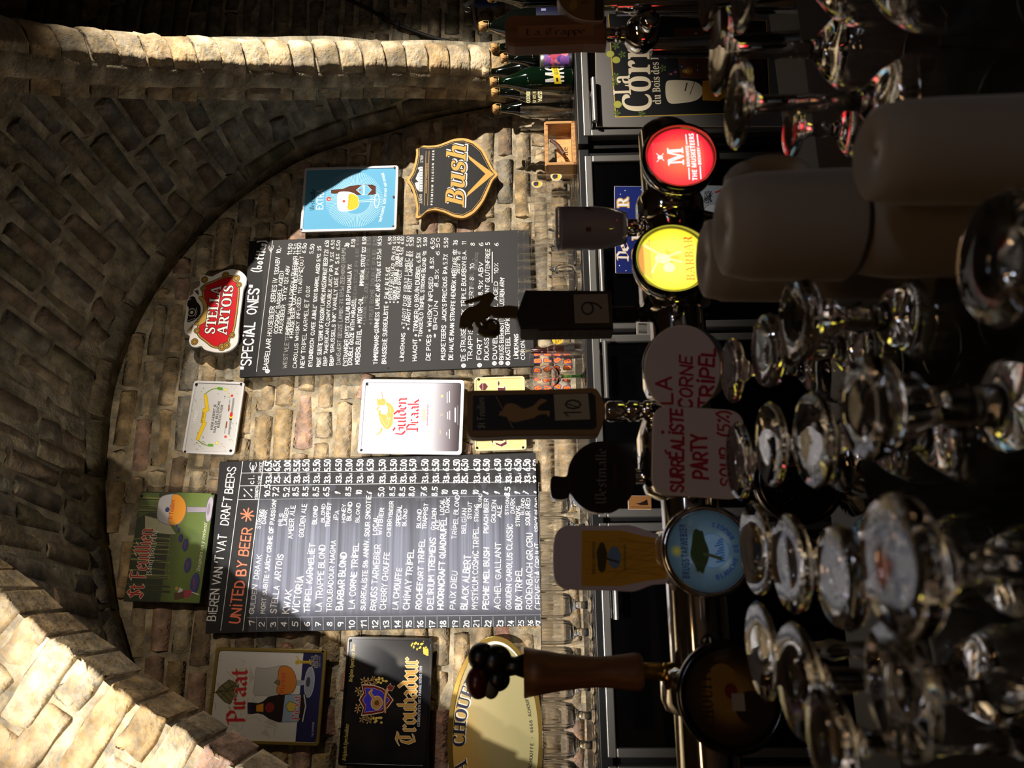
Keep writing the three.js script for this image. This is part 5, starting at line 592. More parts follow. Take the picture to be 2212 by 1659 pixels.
  for (const [py, z, yy, l] of [[398, 0.45, 0.072, 'clear tumbler with a round white and yellow badge low on its side'], [412, 0.36, 0.132, 'clear tumbler behind another, round yellow badge high on its side']]) { const o = thing('badge_tumbler', l, 'glass', put(py, z)); part(o, 'bowl', bg, M.glass); decal(o, 'badge', 0.0345, 0.0355, yy, 0.04, 1.15, FACE + 0.1, badge, 256, 256); }
  // wooden holder with a horn glass lying in it, a second horn glass behind
  const wd = M.woodPale, hx = shelfX(315, 0.40), hold = thing('glass_holder', 'pale wooden stand with two cross bars and a round-bottomed horn glass set in it', 'glass holder', [hx, YT, 0.38]); hold.rotation.y = 0.12;
  const Hc = canvasOf(512, 256), hc = Hc.getContext('2d'); hc.fillStyle = '#d2a063'; hc.fillRect(0, 0, 512, 256); for (let i = 0; i < 60; i++) { hc.fillStyle = `rgba(120,80,40,${rnd(0.03, 0.12)})`; hc.fillRect(0, rnd(256), 512, rnd(1, 4)); } hc.fillStyle = '#4a2c14'; hc.font = 'bold 92px serif'; hc.textAlign = 'center'; hc.fillText('Corne', 190, 160); hc.font = '44px serif'; hc.fillText('La', 130, 80);
  part(hold, 'back_board', rbox(0.17, 0.062, 0.012, 0.002, 0, 0.032, -0.02), new THREE.MeshStandardMaterial({ map: texOf(Hc), roughness: 0.6 }));
  for (const s of [-1, 1]) part(hold, 'side_board', rbox(0.012, 0.1, 0.075, 0.002, s * 0.086, 0.05, 0), wd); part(hold, 'top_bar', rbox(0.184, 0.013, 0.03, 0.002, 0, 0.098, 0.018), wd); part(hold, 'foot_bar', rbox(0.184, 0.013, 0.075, 0.002, 0, 0.0065, 0), wd);
  const strap = part(hold, 'strap', tube([V(0.03, 0.082, 0.03), V(0.005, 0.06, 0.036), V(-0.03, 0.04, 0.03)], 0.007, 12, 6).scale(1, 1, 0.5), M.leather); part(strap, 'stud', new THREE.SphereGeometry(0.003, 10, 8).translate(-0.028, 0.042, 0.021), M.steel);
  const hornG = lathe([[0, 0], [0.006, 0.002], [0.012, 0.02], [0.014, 0.045], [0.024, 0.075], [0.034, 0.1], [0.039, 0.13], [0.037, 0.165], [0.0355, 0.165], [0.0372, 0.13], [0.032, 0.1], [0.022, 0.078], [0.011, 0.05], [0, 0.035]], 36);
  const hn = thing('horn_glass', 'round-bottomed horn-shaped glass standing in the wooden holder', 'glass', [hx + 0.03, YT + 0.016, 0.395]); hn.rotation.z = 0.12; part(hn, 'bowl', hornG, M.glass);
  const hb = thing('horn_glass', 'upturned printed beer glass behind the wooden holder, with dark lettering on its bowl', 'glass', [shelfX(345, 0.3), YT, 0.29]); part(hb, 'bowl', flip(stemG({ h: 0.17, rf: 0.034, rb: 0.038, rr: 0.034, hb: 0.1 }), 0.17), M.glass); decal(hb, 'lettering', 0.0365, 0.0385, 0.06, 0.03, 1.4, FACE, (x, w, h) => { x.fillStyle = '#1a1510'; x.font = 'bold 110px serif'; x.fillText('Corne', w / 2, h / 2); });
  copyOf(hb, [shelfX(300, 0.3), YT, 0.28], 0.2, 'upturned beer glass with dark lettering, second of the pair behind the wooden holder');
  // printed pint glasses beside the bottles
  const ipa = (x, w, h) => { x.fillStyle = '#d8d29a'; x.save(); x.translate(w / 2, h / 2); x.rotate(Math.PI); x.font = 'bold 92px sans-serif'; x.fillText('20CS IPA', 0, -h * 0.2, w * 0.9); x.font = '70px sans-serif'; x.fillText('ZOON · SZE-IN', 0, h * 0.02, w * 0.86); for (let i = 0; i < 11; i++) { x.beginPath(); x.ellipse(-w * 0.4 + i * w * 0.078, h * 0.22, 26, 8, 0.7, 0, 7); x.fill(); x.beginPath(); x.ellipse(-w * 0.4 + i * w * 0.078, h * 0.3, 26, 8, -0.7, 0, 7); x.fill(); } x.restore(); };
  const pint = lathe([[0, 0.001], [0.026, 0], [0.029, 0.004], [0.031, 0.05], [0.038, 0.09], [0.0405, 0.13], [0.0395, 0.185], [0.0375, 0.185], [0.0385, 0.13], [0.036, 0.092], [0.029, 0.055], [0.026, 0.02], [0, 0.016]], 40);
  const i0 = thing('pint_glass', 'tall clear pint glass with cream upside-down lettering, next to the yellow-labelled bottle', 'glass', put(222, 0.42)); part(i0, 'bowl', pint, M.glass); decal(i0, 'print', 0.0395, 0.0405, 0.135, 0.085, 1.9, FACE, ipa, 512, 400);
  const i1 = thing('pint_glass', 'clear pint glass beside the wooden holder, with faint cream print', 'glass', put(252, 0.34)); part(i1, 'bowl', pint, M.glass);
}
// bottles and cans at the far end
function bottle(label, py, z, { h = 0.3, r = 0.045, mat = M.bottle, neck = 0.013, cap = 'cork', lab, shoulder = 0.5 }) {
  const o = thing('bottle', label, 'bottle', put(py, z)); const s = h * shoulder;
  part(o, 'body', lathe([[0, 0.004], [r - 0.005, 0], [r, 0.006], [r, s], [r * 0.93, s + h * 0.08], [r * 0.6, s + h * 0.2], [neck * 1.25, s + h * 0.32], [neck, h * 0.9], [neck + 0.003, h * 0.905], [neck + 0.003, h * 0.925], [neck, h * 0.93], [0, h * 0.93]], 36), mat);
  const ck = part(o, 'cork', lathe([[0, 0], [neck - 0.002, 0], [neck - 0.001, h * 0.035], [neck + 0.003, h * 0.045], [neck + 0.002, h * 0.085], [0, h * 0.09]], 20).translate(0, h * 0.925, 0), cap === 'cork' ? M.cork : std(0xb9a48c, 0.6));
  const w = [0, 1, 2, 3].map((k) => { const a = k * Math.PI / 2 + 0.5; return tube([V(Math.cos(a) * (neck + 0.0045), h * 0.905, Math.sin(a) * (neck + 0.0045)), V(Math.cos(a) * (neck + 0.005), h * 0.97, Math.sin(a) * (neck + 0.005)), V(Math.cos(a) * neck * 0.8, h * 1.02, Math.sin(a) * neck * 0.8), V(0, h * 1.022, 0)], 0.0009, 8, 4); });
  part(o, 'wire_cage', mergeGeometries([...w, new THREE.TorusGeometry(neck + 0.0045, 0.001, 5, 20).rotateX(Math.PI / 2).translate(0, h * 0.905, 0)]), std(0xc0a860, 0.3, 0.9));
  if (lab) decal(o, 'label', r, r, lab.y, lab.h, lab.arc ?? 2.4, FACE + 0.05, lab.draw, lab.w ?? 512, lab.hh ?? 320);
  return o;
}
bottle('green corked bottle with bold white letters and a slanting yellow label band', 172, 0.40, { h: 0.285, r: 0.046, mat: M.bottleGreen, lab: { y: 0.065, h: 0.08, w: 640, hh: 400, draw: (x, w, h) => { x.font = 'bold 360px sans-serif'; x.fillStyle = '#c9c9c6'; x.save(); x.translate(w / 2, h / 2); x.scale(0.8, 1.25); x.fillText('MON', 0, 0, w * 1.2); x.restore(); x.save(); x.translate(w / 2, h * 0.5); x.rotate(-0.16); x.fillStyle = '#e2c422'; x.fillRect(-w * 0.6, -58, w * 1.2, 116); x.fillStyle = '#161616'; x.font = 'italic bold 84px sans-serif'; x.fillText('GEUZE DARING', 40, 4, w * 0.62); x.fillRect(-w * 0.44, -20, 70, 36); x.restore(); } } });
bottle('tall black swing-top bottle with a tan neck strip, behind the yellow-labelled one', 150, 0.23, { h: 0.325, r: 0.047, cap: 'swing', lab: { y: 0.115, h: 0.055, draw: (x, w, h) => { x.fillStyle = '#c8a878'; x.fillRect(0, 0, w, h); x.fillStyle = '#5a3a20'; x.font = '60px serif'; x.fillText('OUDE GEUZE', w / 2, h * 0.35, w * 0.7); x.fillRect(w * 0.2, h * 0.6, w * 0.6, 10); } } });
bottle('dark corked bottle between the yellow-labelled bottle and the pint glass', 195, 0.31, { h: 0.285, r: 0.04 });
bottle('slim dark corked bottle seen behind the printed pint glass', 230, 0.22, { h: 0.285, r: 0.038 });
bottle('dark corked bottle beside the two small cans', 121, 0.36, { h: 0.25, r: 0.036 });
bottle('dark corked bottle just behind the brown wooden paddle handle', 97, 0.25, { h: 0.29, r: 0.04 });
bottle('large black corked bottle with wide shoulders, foremost of the far bottles', 50, 0.38, { h: 0.325, r: 0.055, shoulder: 0.55, lab: { y: 0.08, h: 0.09, draw: (x, w, h) => { x.fillStyle = '#101433'; x.fillRect(0, 0, w, h); x.fillStyle = '#8a90b8'; x.fillRect(w * 0.44, h * 0.2, 60, 60); } } });
bottle('black corked bottle with a navy label at the end of the row', -12, 0.30, { h: 0.3, r: 0.047, lab: { y: 0.08, h: 0.1, draw: (x, w, h) => { x.fillStyle = '#12163a'; x.fillRect(0, 0, w, h); } } });
{
  const can = (label, py, z, paint) => { const o = thing('drink_can', label, 'can', put(py, z)); part(o, 'body', lathe([[0, 0.004], [0.022, 0.002], [0.026, 0.008], [0.029, 0.016], [0.029, 0.1], [0.025, 0.112], [0.024, 0.115], [0, 0.113]], 32), M.alu); decal(o, 'print', 0.029, 0.029, 0.058, 0.084, 3.1, FACE, paint, 512, 512); };
  can('small can with pink and violet artwork, beside the yellow-labelled bottle', 130, 0.44, (x, w, h) => { x.fillStyle = '#6a55a8'; x.fillRect(0, 0, w, h); for (let i = 0; i < 40; i++) { x.fillStyle = pick(['#c8607a', '#d87a8a', '#8a4aa0', '#b03a52', '#4a3a8a']); x.beginPath(); x.ellipse(rnd(w), rnd(h * 0.9), rnd(20, 90), rnd(14, 60), rnd(3), 0, 7); x.fill(); } x.fillStyle = '#1c2240'; x.beginPath(); x.arc(w * 0.5, h * 0.2, 46, 0, 7); x.fill(); x.fillStyle = '#d87a8a'; x.font = 'bold 60px sans-serif'; x.fillText('G', w / 2, h * 0.2); });
  can('small can with dark blue and green artwork, behind the brown wooden paddle handle', 102, 0.44, (x, w, h) => { x.fillStyle = '#1a2250'; x.fillRect(0, 0, w, h); x.fillStyle = '#2a6a3a'; x.beginPath(); x.ellipse(w * 0.45, h * 0.3, 160, 90, 0.4, 0, 7); x.fill(); x.fillStyle = '#e8e6e0'; x.beginPath(); x.moveTo(w * 0.4, h * 0.3); x.lineTo(w * 0.62, h * 0.18); x.lineTo(w * 0.55, h * 0.34); x.fill(); x.fillStyle = '#7a2a58'; x.font = 'bold 90px sans-serif'; x.fillText('SPA', w / 2, h * 0.56); x.fillStyle = '#d8c02c'; for (let i = 0; i < 5; i++) x.fillRect(w * 0.3 + i * 46, h * 0.78, 22, 22); });
  const globe = glassThing('globe_glass', 'round clear balloon glass standing among the dark far bottles', stemG({ h: 0.255, rf: 0.04, rb: 0.062, rr: 0.046, hb: 0.14, stem: 0.006, knob: 0.007 }), put(62, 0.23)); decal(globe, 'lettering', 0.0615, 0.0625, 0.19, 0.03, 1.1, FACE - 0.4, (x, w, h) => { x.fillStyle = '#d8d8d8'; x.font = 'bold 120px serif'; x.fillText('DUVEL', w / 2, h / 2); });
  glassThing('balloon_glass', 'smaller clear stemmed glass between the dark bottles, faint lettering', stemG({ h: 0.22, rf: 0.036, rb: 0.046, rr: 0.038, hb: 0.12 }), put(133, 0.2));
  // strap and cable on the far wall
  const strap = thing('lanyard', 'grey webbing strap with a metal ring and blue cloth, hung beyond the far bottles', 'strap', onZ(1030, 12, 0.1)); const l = (px, py) => onZ(px, py, 0.1).sub(strap.position);
  part(strap, 'webbing', tube([l(1003, 14), l(1020, 0), l(1040, -20)], 0.012, 12, 6).scale(1, 1, 0.3), std(0x77756f, 0.9)); part(strap, 'ring', new THREE.TorusGeometry(0.012, 0.002, 8, 20).translate(...l(1010, 21).toArray()), M.steel); part(strap, 'cloth', rbox(0.05, 0.1, 0.012, 0.004, 0.03, -0.04, -0.012), std(0x1c2a5c, 0.9)); part(strap, 'hook', cyl(0.004, 0.004, 0.12, 8).rotateX(Math.PI / 2).translate(0.03, 0.008, -0.058), M.iron);
  const cab = thing('cable', 'black cable with clips slanting across the far brick wall beyond the rib', 'cable', onZ(840, 45, 0.012)); const cl = (px, py) => onZ(px, py, 0.012).sub(cab.position);
  part(cab, 'cord', tube([cl(700, -30), cl(760, 2), cl(800, 22), cl(840, 45), cl(880, 62), cl(930, 80), cl(980, 92)], 0.008, 40, 8), M.cable); for (const p of [[826, 36], [860, 55]]) part(cab, 'clip', box(0.024, 0.014, 0.03).translate(...cl(...p).toArray()), M.cable);
}

// glasses in the rows behind stand as thin clear shells
scene.children.forEach((o) => { if (/^(ribbed_tumbler|tall_glass|lettered_tumbler|horn_glass|pint_glass|tumbler|printed_tumbler|badge_tumbler|balloon_glass|globe_glass)/.test(o.name)) o.traverse((m) => { if (m.material === M.glass) m.material = M.glassThin; }); });

// ---------------------------------------------------------------- bar counter and beer tower
const ZT = 1.46, YTUBE = 1.272, RT = 0.042, YC = 1.03;
{
  const c = thing('bar_counter', 'dark bar counter under the beer tower and the upturned glasses', 'counter'); part(c, 'top', rbox(5.2, 0.05, 1.15, 0.008, 0.5, YC - 0.025, 1.92), M.counter); part(c, 'front_panel', box(5.1, YC - 0.05, 0.06, 0.5, (YC - 0.05) / 2, 1.45), M.black);
  const tr = thing('glass_tray', 'dark drip tray beneath the upturned stemmed glasses', 'tray', [0.25, YC, 1.98]); part(tr, 'pan', rbox(1.7, 0.07, 0.72, 0.006, 0, 0.035, 0), M.matt);
  const x0 = -0.95, x1 = onZ(1450, 292, ZT).x, t = thing('beer_tower', 'long horizontal chrome beer tower pipe carrying the tap handles and round badges', 'beer tower', [0, 0, 0]);
  part(t, 'pipe', cyl(RT, RT, x1 - x0, 48).rotateZ(Math.PI / 2).translate((x0 + x1) / 2, YTUBE, ZT), M.chrome); part(t, 'end_cap', new THREE.SphereGeometry(RT, 32, 16).scale(0.5, 1, 1).translate(x1, YTUBE, ZT), M.chrome);
  const collar = (py, px, r, w) => { const x = onZ(px, py, ZT).x, g = lathe([[RT, -w / 2], [RT + r * 0.7, -w * 0.42], [RT + r, -w * 0.2], [RT + r, w * 0.2], [RT + r * 0.7, w * 0.42], [RT, w / 2]], 48).rotateZ(Math.PI / 2).translate(x, YTUBE, ZT); part(t, 'collar', g, M.chrome); return x; };
  for (const [py, px, r, w] of [[1490, 1530, 0.016, 0.06], [1190, 1500, 0.016, 0.06], [985, 1480, 0.03, 0.13], [820, 1475, 0.016, 0.06], [630, 1465, 0.014, 0.08], [455, 1455, 0.012, 0.05]]) collar(py, px, r, w);
  for (const py of [1002, 520]) { const x = onZ(1560, py, ZT).x; part(t, 'column', lathe([[0.075, 0], [0.078, 0.012], [0.06, 0.02], [0.043, 0.05], [0.040, 0.16], [0.05, 0.2]], 40).translate(x, YC, ZT), M.chrome); }
}
// round badges on the pipe
const discTex = (draw, n = 512, bg) => { const c = canvasOf(n, n), x = c.getContext('2d'); x.fillStyle = bg; x.fillRect(0, 0, n, n); x.textAlign = 'center'; x.textBaseline = 'middle'; x.lineCap = 'round'; draw(x, n); return texOf(c); };
function badge(label, px, py, r, tex, glow, tilt = -0.06, bezel = M.blackGloss) {
  const p = onZ(px, py, ZT + 0.0885), o = thing('tap_badge', label, 'tap badge', p); o.rotation.set(tilt, 0, 0);
  part(o, 'housing', lathe([[0, -0.046], [r * 0.55, -0.046], [r * 0.62, -0.03], [r * 0.95, -0.022], [r * 0.98, -0.004], [0, -0.004]], 48).rotateX(Math.PI / 2), M.chrome);
  part(o, 'bezel', lathe([[r * 0.98, -0.006], [r * 1.0, 0.002], [r * 0.95, 0.009], [r * 0.86, 0.008], [r * 0.82, 0.0]], 64).rotateX(Math.PI / 2), bezel);
  const g = new THREE.CircleGeometry(r * 0.86, 64); { const q = g.attributes.position; for (let i = 0; i < q.count; i++) q.setZ(i, 0.006 * (1 - (q.getX(i) ** 2 + q.getY(i) ** 2) / (r * r))); g.computeVertexNormals(); }
  part(o, 'lamp_lens', g, phys(glow ? { color: 0x000000, emissive: 0xffffff, emissiveMap: tex, emissiveIntensity: glow.e, roughness: 0.12, clearcoat: 0.6 } : { map: tex, roughness: 0.1, clearcoat: 1, clearcoatRoughness: 0.04 }));
  if (glow?.I) { const l = new THREE.RectAreaLight(glow.c, glow.I, r * 1.4, r * 1.4); l.name = 'tap_badge_light'; l.position.copy(p).add(V(0, 0, 0.02)); l.lookAt(p.clone().add(V(0, -0.05, 1))); l.rotateY(Math.PI); l.lookAt(p.clone().add(V(0, 0, -1))); scene.add(l); }
  return o;
}
const rad = (x, n, a, b, stops) => { const g = x.createRadialGradient(n / 2, n / 2, a * n, n / 2, n / 2, b * n); stops.forEach((s, i) => g.addColorStop(i / (stops.length - 1), s)); x.fillStyle = g; x.fillRect(0, 0, n, n); };
badge('round lit red badge with a white crowned letter M, at the end of the pipe', 1469, 341, 0.0585, discTex((x, n) => {
  rad(x, n, 0.1, 0.5, ['#ff6a4a', '#ff5a40', '#f53a3a', '#e01830']); x.fillStyle = '#ffffff'; x.font = 'bold 168px serif'; x.fillText('M', n / 2, n * 0.43, n * 0.32); x.beginPath(); x.ellipse(n / 2, n * 0.2, 16, 20, 0, 0, 7); x.fill(); x.strokeStyle = '#fff'; x.lineWidth = 5; for (const s of [-1, 1]) { x.beginPath(); x.moveTo(n / 2 + s * 36, n * 0.15); x.lineTo(n / 2 - s * 30, n * 0.25); x.stroke(); }
  x.font = 'bold 34px sans-serif'; x.fillText('BROUWERIJ', n / 2, n * 0.605, n * 0.36); x.font = 'bold 52px sans-serif'; x.fillText('THE MUSKETEERS', n / 2, n * 0.69, n * 0.8); x.font = 'bold 34px sans-serif'; x.fillText('BREWERY', n / 2, n * 0.775, n * 0.3); for (const s of [-1, 1]) { x.fillRect(n / 2 + s * n * 0.29 - 48, n * 0.6, 96, 8); x.fillRect(n / 2 + s * n * 0.27 - 56, n * 0.77, 112, 8); }
}, 512, '#ff5040'), { e: 1.5, I: 7, c: 0xff4a38 }, -0.02);
badge('round lit yellow badge with a small horned figure, partly behind the frosted mug', 1452, 561, 0.0585, discTex((x, n) => {
  rad(x, n, 0.2, 0.5, ['#fff25a', '#fdf04c', '#f4d62a']); x.fillStyle = '#d8944a'; x.beginPath(); x.moveTo(n * 0.18, n * 0.2); x.lineTo(n * 0.82, n * 0.2); x.lineTo(n * 0.66, 0); x.lineTo(n * 0.34, 0); x.fill(); x.fillStyle = '#e0a040'; x.beginPath(); x.moveTo(n * 0.36, n * 0.4); x.lineTo(n * 0.5, n * 0.62); x.lineTo(n * 0.66, n * 0.4); x.fill();
  x.fillStyle = '#fff6b0'; x.strokeStyle = '#c8862a'; x.lineWidth = 5; x.beginPath(); x.ellipse(n * 0.5, n * 0.36, 42, 60, 0.2, 0, 7); x.fill(); x.stroke(); x.beginPath(); x.ellipse(n * 0.36, n * 0.44, 40, 46, 0, 0, 7); x.fill(); x.stroke(); x.lineWidth = 16; x.strokeStyle = '#fff0a0'; for (const s of [[0.5, 0.3, 0.3, 0.2], [0.55, 0.35, 0.66, 0.2], [0.66, 0.2, 0.72, 0.12], [0.48, 0.46, 0.44, 0.62], [0.54, 0.46, 0.6, 0.62]]) { x.beginPath(); x.moveTo(n * s[0], n * s[1]); x.lineTo(n * s[2], n * s[3]); x.stroke(); }
  x.fillStyle = '#d8402a'; x.font = 'bold 90px serif'; x.fillText('BARBAR', n / 2, n * 0.74, n * 0.7);
}, 512, '#fdf04c'), { e: 1.4, I: 8, c: 0xf6e850 }, -0.02);
badge('round badge with a dark tree and blue letters, dimly lit bluish', 1527, 1190, 0.0595, discTex((x, n) => {
  rad(x, n, 0.05, 0.5, ['#b4ccd8', '#8fb0c4', '#6f8fa6', '#55707f']); for (const [a, b, r, c] of [[0.62, 0.68, 0.14, '#cfe6f2'], [0.36, 0.7, 0.13, '#d4ecf8'], [0.5, 0.12, 0.09, '#e8d24a'], [0.25, 0.35, 0.13, '#6a7f8c'], [0.78, 0.3, 0.12, '#6a7f8c']]) { const g = x.createRadialGradient(a * n, b * n, 0, a * n, b * n, r * n); g.addColorStop(0, c); g.addColorStop(1, c + '00'); x.fillStyle = g; x.fillRect(0, 0, n, n); }
  x.fillStyle = '#1c2f5c'; x.font = 'bold 66px sans-serif'; x.fillText('BRUGS TARWEBIER', n / 2, n * 0.22, n * 0.68); x.strokeStyle = '#5f93cf'; x.lineWidth = 4; x.fillStyle = '#9cc4ea'; x.beginPath(); x.arc(n / 2, n * 0.56, n * 0.21, 0, 7); x.fill(); x.stroke(); x.strokeStyle = '#3f74c0'; x.lineWidth = 9; for (let i = 0; i < 9; i++) { x.beginPath(); x.moveTo(n * (0.36 + i * 0.033), n * 0.6 + (i % 3) * 12); x.lineTo(n * (0.38 + i * 0.033), n * 0.7); x.stroke(); }
  x.fillStyle = '#333d22'; x.beginPath(); for (let i = 0; i < 40; i++) { const a = i / 40 * 6.283; x.lineTo(n * 0.5 + Math.cos(a) * n * 0.27 * (1 + 0.06 * Math.sin(i * 5)), n * 0.4 + Math.sin(a) * n * 0.105 * (1 + 0.12 * Math.sin(i * 7))); } x.fill(); x.strokeStyle = '#4c5436'; x.lineWidth = 20; x.beginPath(); x.moveTo(n * 0.46, n * 0.46); x.quadraticCurveTo(n * 0.44, n * 0.56, n * 0.4, n * 0.66); x.stroke();
  x.fillStyle = '#2a4c9c'; x.font = 'bold 44px sans-serif'; [...'BLANCHE DE BRUGES'].forEach((ch, i, A) => { const a = Math.PI * (0.93 - 0.86 * i / (A.length - 1)); x.save(); x.translate(n / 2 + Math.cos(a) * n * 0.33, n * 0.53 + Math.sin(a) * n * 0.33); x.rotate(a - Math.PI / 2); x.fillText(ch, 0, 0); x.restore(); });
}, 512, '#8fb0c4'), { e: 0.16 }, -0.05, M.chrome);
badge('large unlit dark badge with brown and amber picture, below the turned wooden handle', 1578, 1504, 0.0665, discTex((x, n) => {
  rad(x, n, 0.1, 0.5, ['#8a6a26', '#6a4c18', '#2c1a0a', '#140c06']); x.fillStyle = '#7a5a20'; x.beginPath(); x.ellipse(n * 0.6, n * 0.42, 120, 90, 0, 0, 7); x.fill(); x.fillStyle = '#2a1a12'; x.beginPath(); x.ellipse(n * 0.38, n * 0.74, 90, 110, 0.3, 0, 7); x.fill(); x.fillStyle = '#5c1f18'; x.beginPath(); x.ellipse(n * 0.56, n * 0.5, 40, 34, 0, 0, 7); x.fill(); x.fillStyle = '#8a8070'; x.fillRect(n * 0.36, n * 0.5, 90, 70);
  x.fillStyle = '#191108'; x.font = 'bold 92px serif'; x.fillText('CHOUFFE', n / 2, n * 0.24, n * 0.62); x.font = 'bold 40px serif'; x.fillText('LA', n * 0.44, n * 0.14);
}, 512, '#2a1a0a'), null, -0.04);
badge('black glossy badge without a lit face, half hidden by upturned feet of glasses', 1725, 1040, 0.0575, discTex((x, n) => { rad(x, n, 0.1, 0.5, ['#0c0b0b', '#060606']); dust(x, n, n, 90, 'rgba(150,130,120,0.35)', 1, 3); }, 256, '#080808'), null, 0);
// paper signs taped over two badges
{
  const circ = Array.from({ length: 30 }, (_, i) => [1474 + Math.cos(i / 30 * 6.283) * 81, 797 + Math.sin(i / 30 * 6.283) * 93]);
  plate({ name: 'paper_sign', label: 'round white paper disc with red hand-written words, taped over a badge', category: 'paper sign', corners: [[1393, 797], [1555, 797], [1474, 704], [1474, 890]], z: 1.583, thick: 0.002, outline: circ, nail: false, rough: 0.9, gloss: 0, side: M.paper,
    draw(ctx, S, W, H) { fill(ctx, W, H, '#b9aaa6'); const c = '#8c1322'; hand(ctx, S, 'LA', [1452, 872], [1450, 816], 30, c, 0.2, 0.1); hand(ctx, S, 'CORNE', [1494, 884], [1495, 772], 26, c, 0.2, 0.1); hand(ctx, S, 'TRIPEL', [1538, 882], [1543, 754], 30, c, 0.2, 0.1); } });
  plate({ name: 'paper_sign', label: 'rounded white paper card with red hand-written words, taped below the black plaque handle', category: 'paper sign', corners: [[1410, 1072], [1411, 884], [1606, 882], [1606, 1072]], z: 1.588, thick: 0.002, radius: 0.022, nail: false, rough: 0.9, gloss: 0, side: M.paper,
    draw(ctx, S, W, H) { fill(ctx, W, H, '#b9aaa6'); const c = '#8c1322'; hand(ctx, S, 'SURREALISTE', [1476, 1062], [1474, 886], 26, c, 0.2, 0.1); line(ctx, S, [[1437, 974], [1441, 980]], c, 5); blob(ctx, S, 1431, 934, 4, 4, c); hand(ctx, S, 'PARTY', [1528, 1034], [1524, 940], 30, c, 0.2, 0.1); hand(ctx, S, 'SOUR  (5%)', [1582, 1050], [1574, 890], 24, c, 0.2, 0.1); } });
  for (const [px, py] of [[1474, 800], [1508, 978]]) { const p = onZ(px, py, ZT + 0.0885), o = thing('tap_badge', px < 1500 ? 'dark tap badge hidden behind the round paper disc' : 'dark tap badge hidden behind the rounded paper card', 'tap badge', p); part(o, 'housing', cyl(0.057, 0.045, 0.05, 40).rotateX(Math.PI / 2), M.chrome); part(o, 'bezel', new THREE.TorusGeometry(0.053, 0.005, 10, 48).translate(0, 0, 0.016), M.blackGloss); }
}
// tap handles
const handleAt = (name, label, px, py) => thing(name, label, 'tap handle', onZ(px, py, ZT));
const ferrule = (o, mat, y0, y1, r0 = 0.011, r1 = 0.013, rings = 2) => { const h = y1 - y0, pts = [[0, 0], [r0, 0]]; for (let i = 0; i < rings; i++) { const a = h * (0.25 + i * 0.3); pts.push([r0, a], [r0 * 0.78, a + h * 0.03], [r0 * 0.78, a + h * 0.09], [r1, a + h * 0.12]); } pts.push([r1, h * 0.94], [r1 * 0.8, h], [0, h]); part(o, 'ferrule', lathe(pts, 28).translate(0, y0, 0), mat); };
const topY = YTUBE + RT;
{ // turned wooden handle
  const o = handleAt('tap_lever', 'turned wooden tap handle flaring at both ends, plain dark knobs in place of the figure on top', 1388, 1451), s = o.position.y, L = (a, b) => onZ(a, b, ZT), hw = (px, y0, y1) => (L(px, y0).x - L(px, y1).x) / 2;
  const prof = [[1388, 1424, 1490], [1384, 1416, 1496], [1372, 1415, 1498], [1350, 1417, 1494], [1320, 1419, 1489], [1290, 1420, 1487], [1250, 1417, 1489], [1210, 1412, 1494], [1170, 1404, 1500], [1132, 1396, 1507]].map(([px, a, b]) => [hw(px, b, a) < 0 ? -hw(px, b, a) : hw(px, b, a), L(px, 1451).y - s]);
  part(o, 'grip', lathe([[0, prof[0][1]], ...prof, [0, prof[prof.length - 1][1]]], 40), M.wood); ferrule(o, M.brass, topY - s, prof[0][1] + 0.001, 0.012, 0.012, 1);
  const ty = prof[prof.length - 1][1], kd = std(0x0a0908, 0.35), ball = (x, y, r, m, sx = 1, sy = 1) => [new THREE.SphereGeometry(r, 24, 16).scale(sx, sy, 1).translate(x, ty + y, 0), m];
  part(o, 'knob', mergeGeometries([lathe([[0, 0], [0.016, 0], [0.012, 0.012], [0.014, 0.024], [0, 0.03]], 20).translate(0.008, ty, 0), new THREE.SphereGeometry(0.022, 24, 16).scale(1, 1.0, 0.9).translate(0.014, ty + 0.038, 0), new THREE.SphereGeometry(0.019, 24, 16).translate(0.020, ty + 0.058, 0), new THREE.SphereGeometry(0.016, 20, 14).translate(-0.008, ty + 0.035, 0.004)]), kd);  // plain knobs stand in for the figure on top of the handle
  part(o, 'knob', new THREE.SphereGeometry(0.021, 24, 16).scale(1.05, 0.82, 1).translate(-0.012, ty + 0.062, 0.002), std(0x4a0a0c, 0.3)); part(o, 'knob', new THREE.SphereGeometry(0.013, 20, 14).scale(1.2, 0.9, 1).translate(-0.018, ty + 0.045, 0.004), std(0x5a5248, 0.6));
}
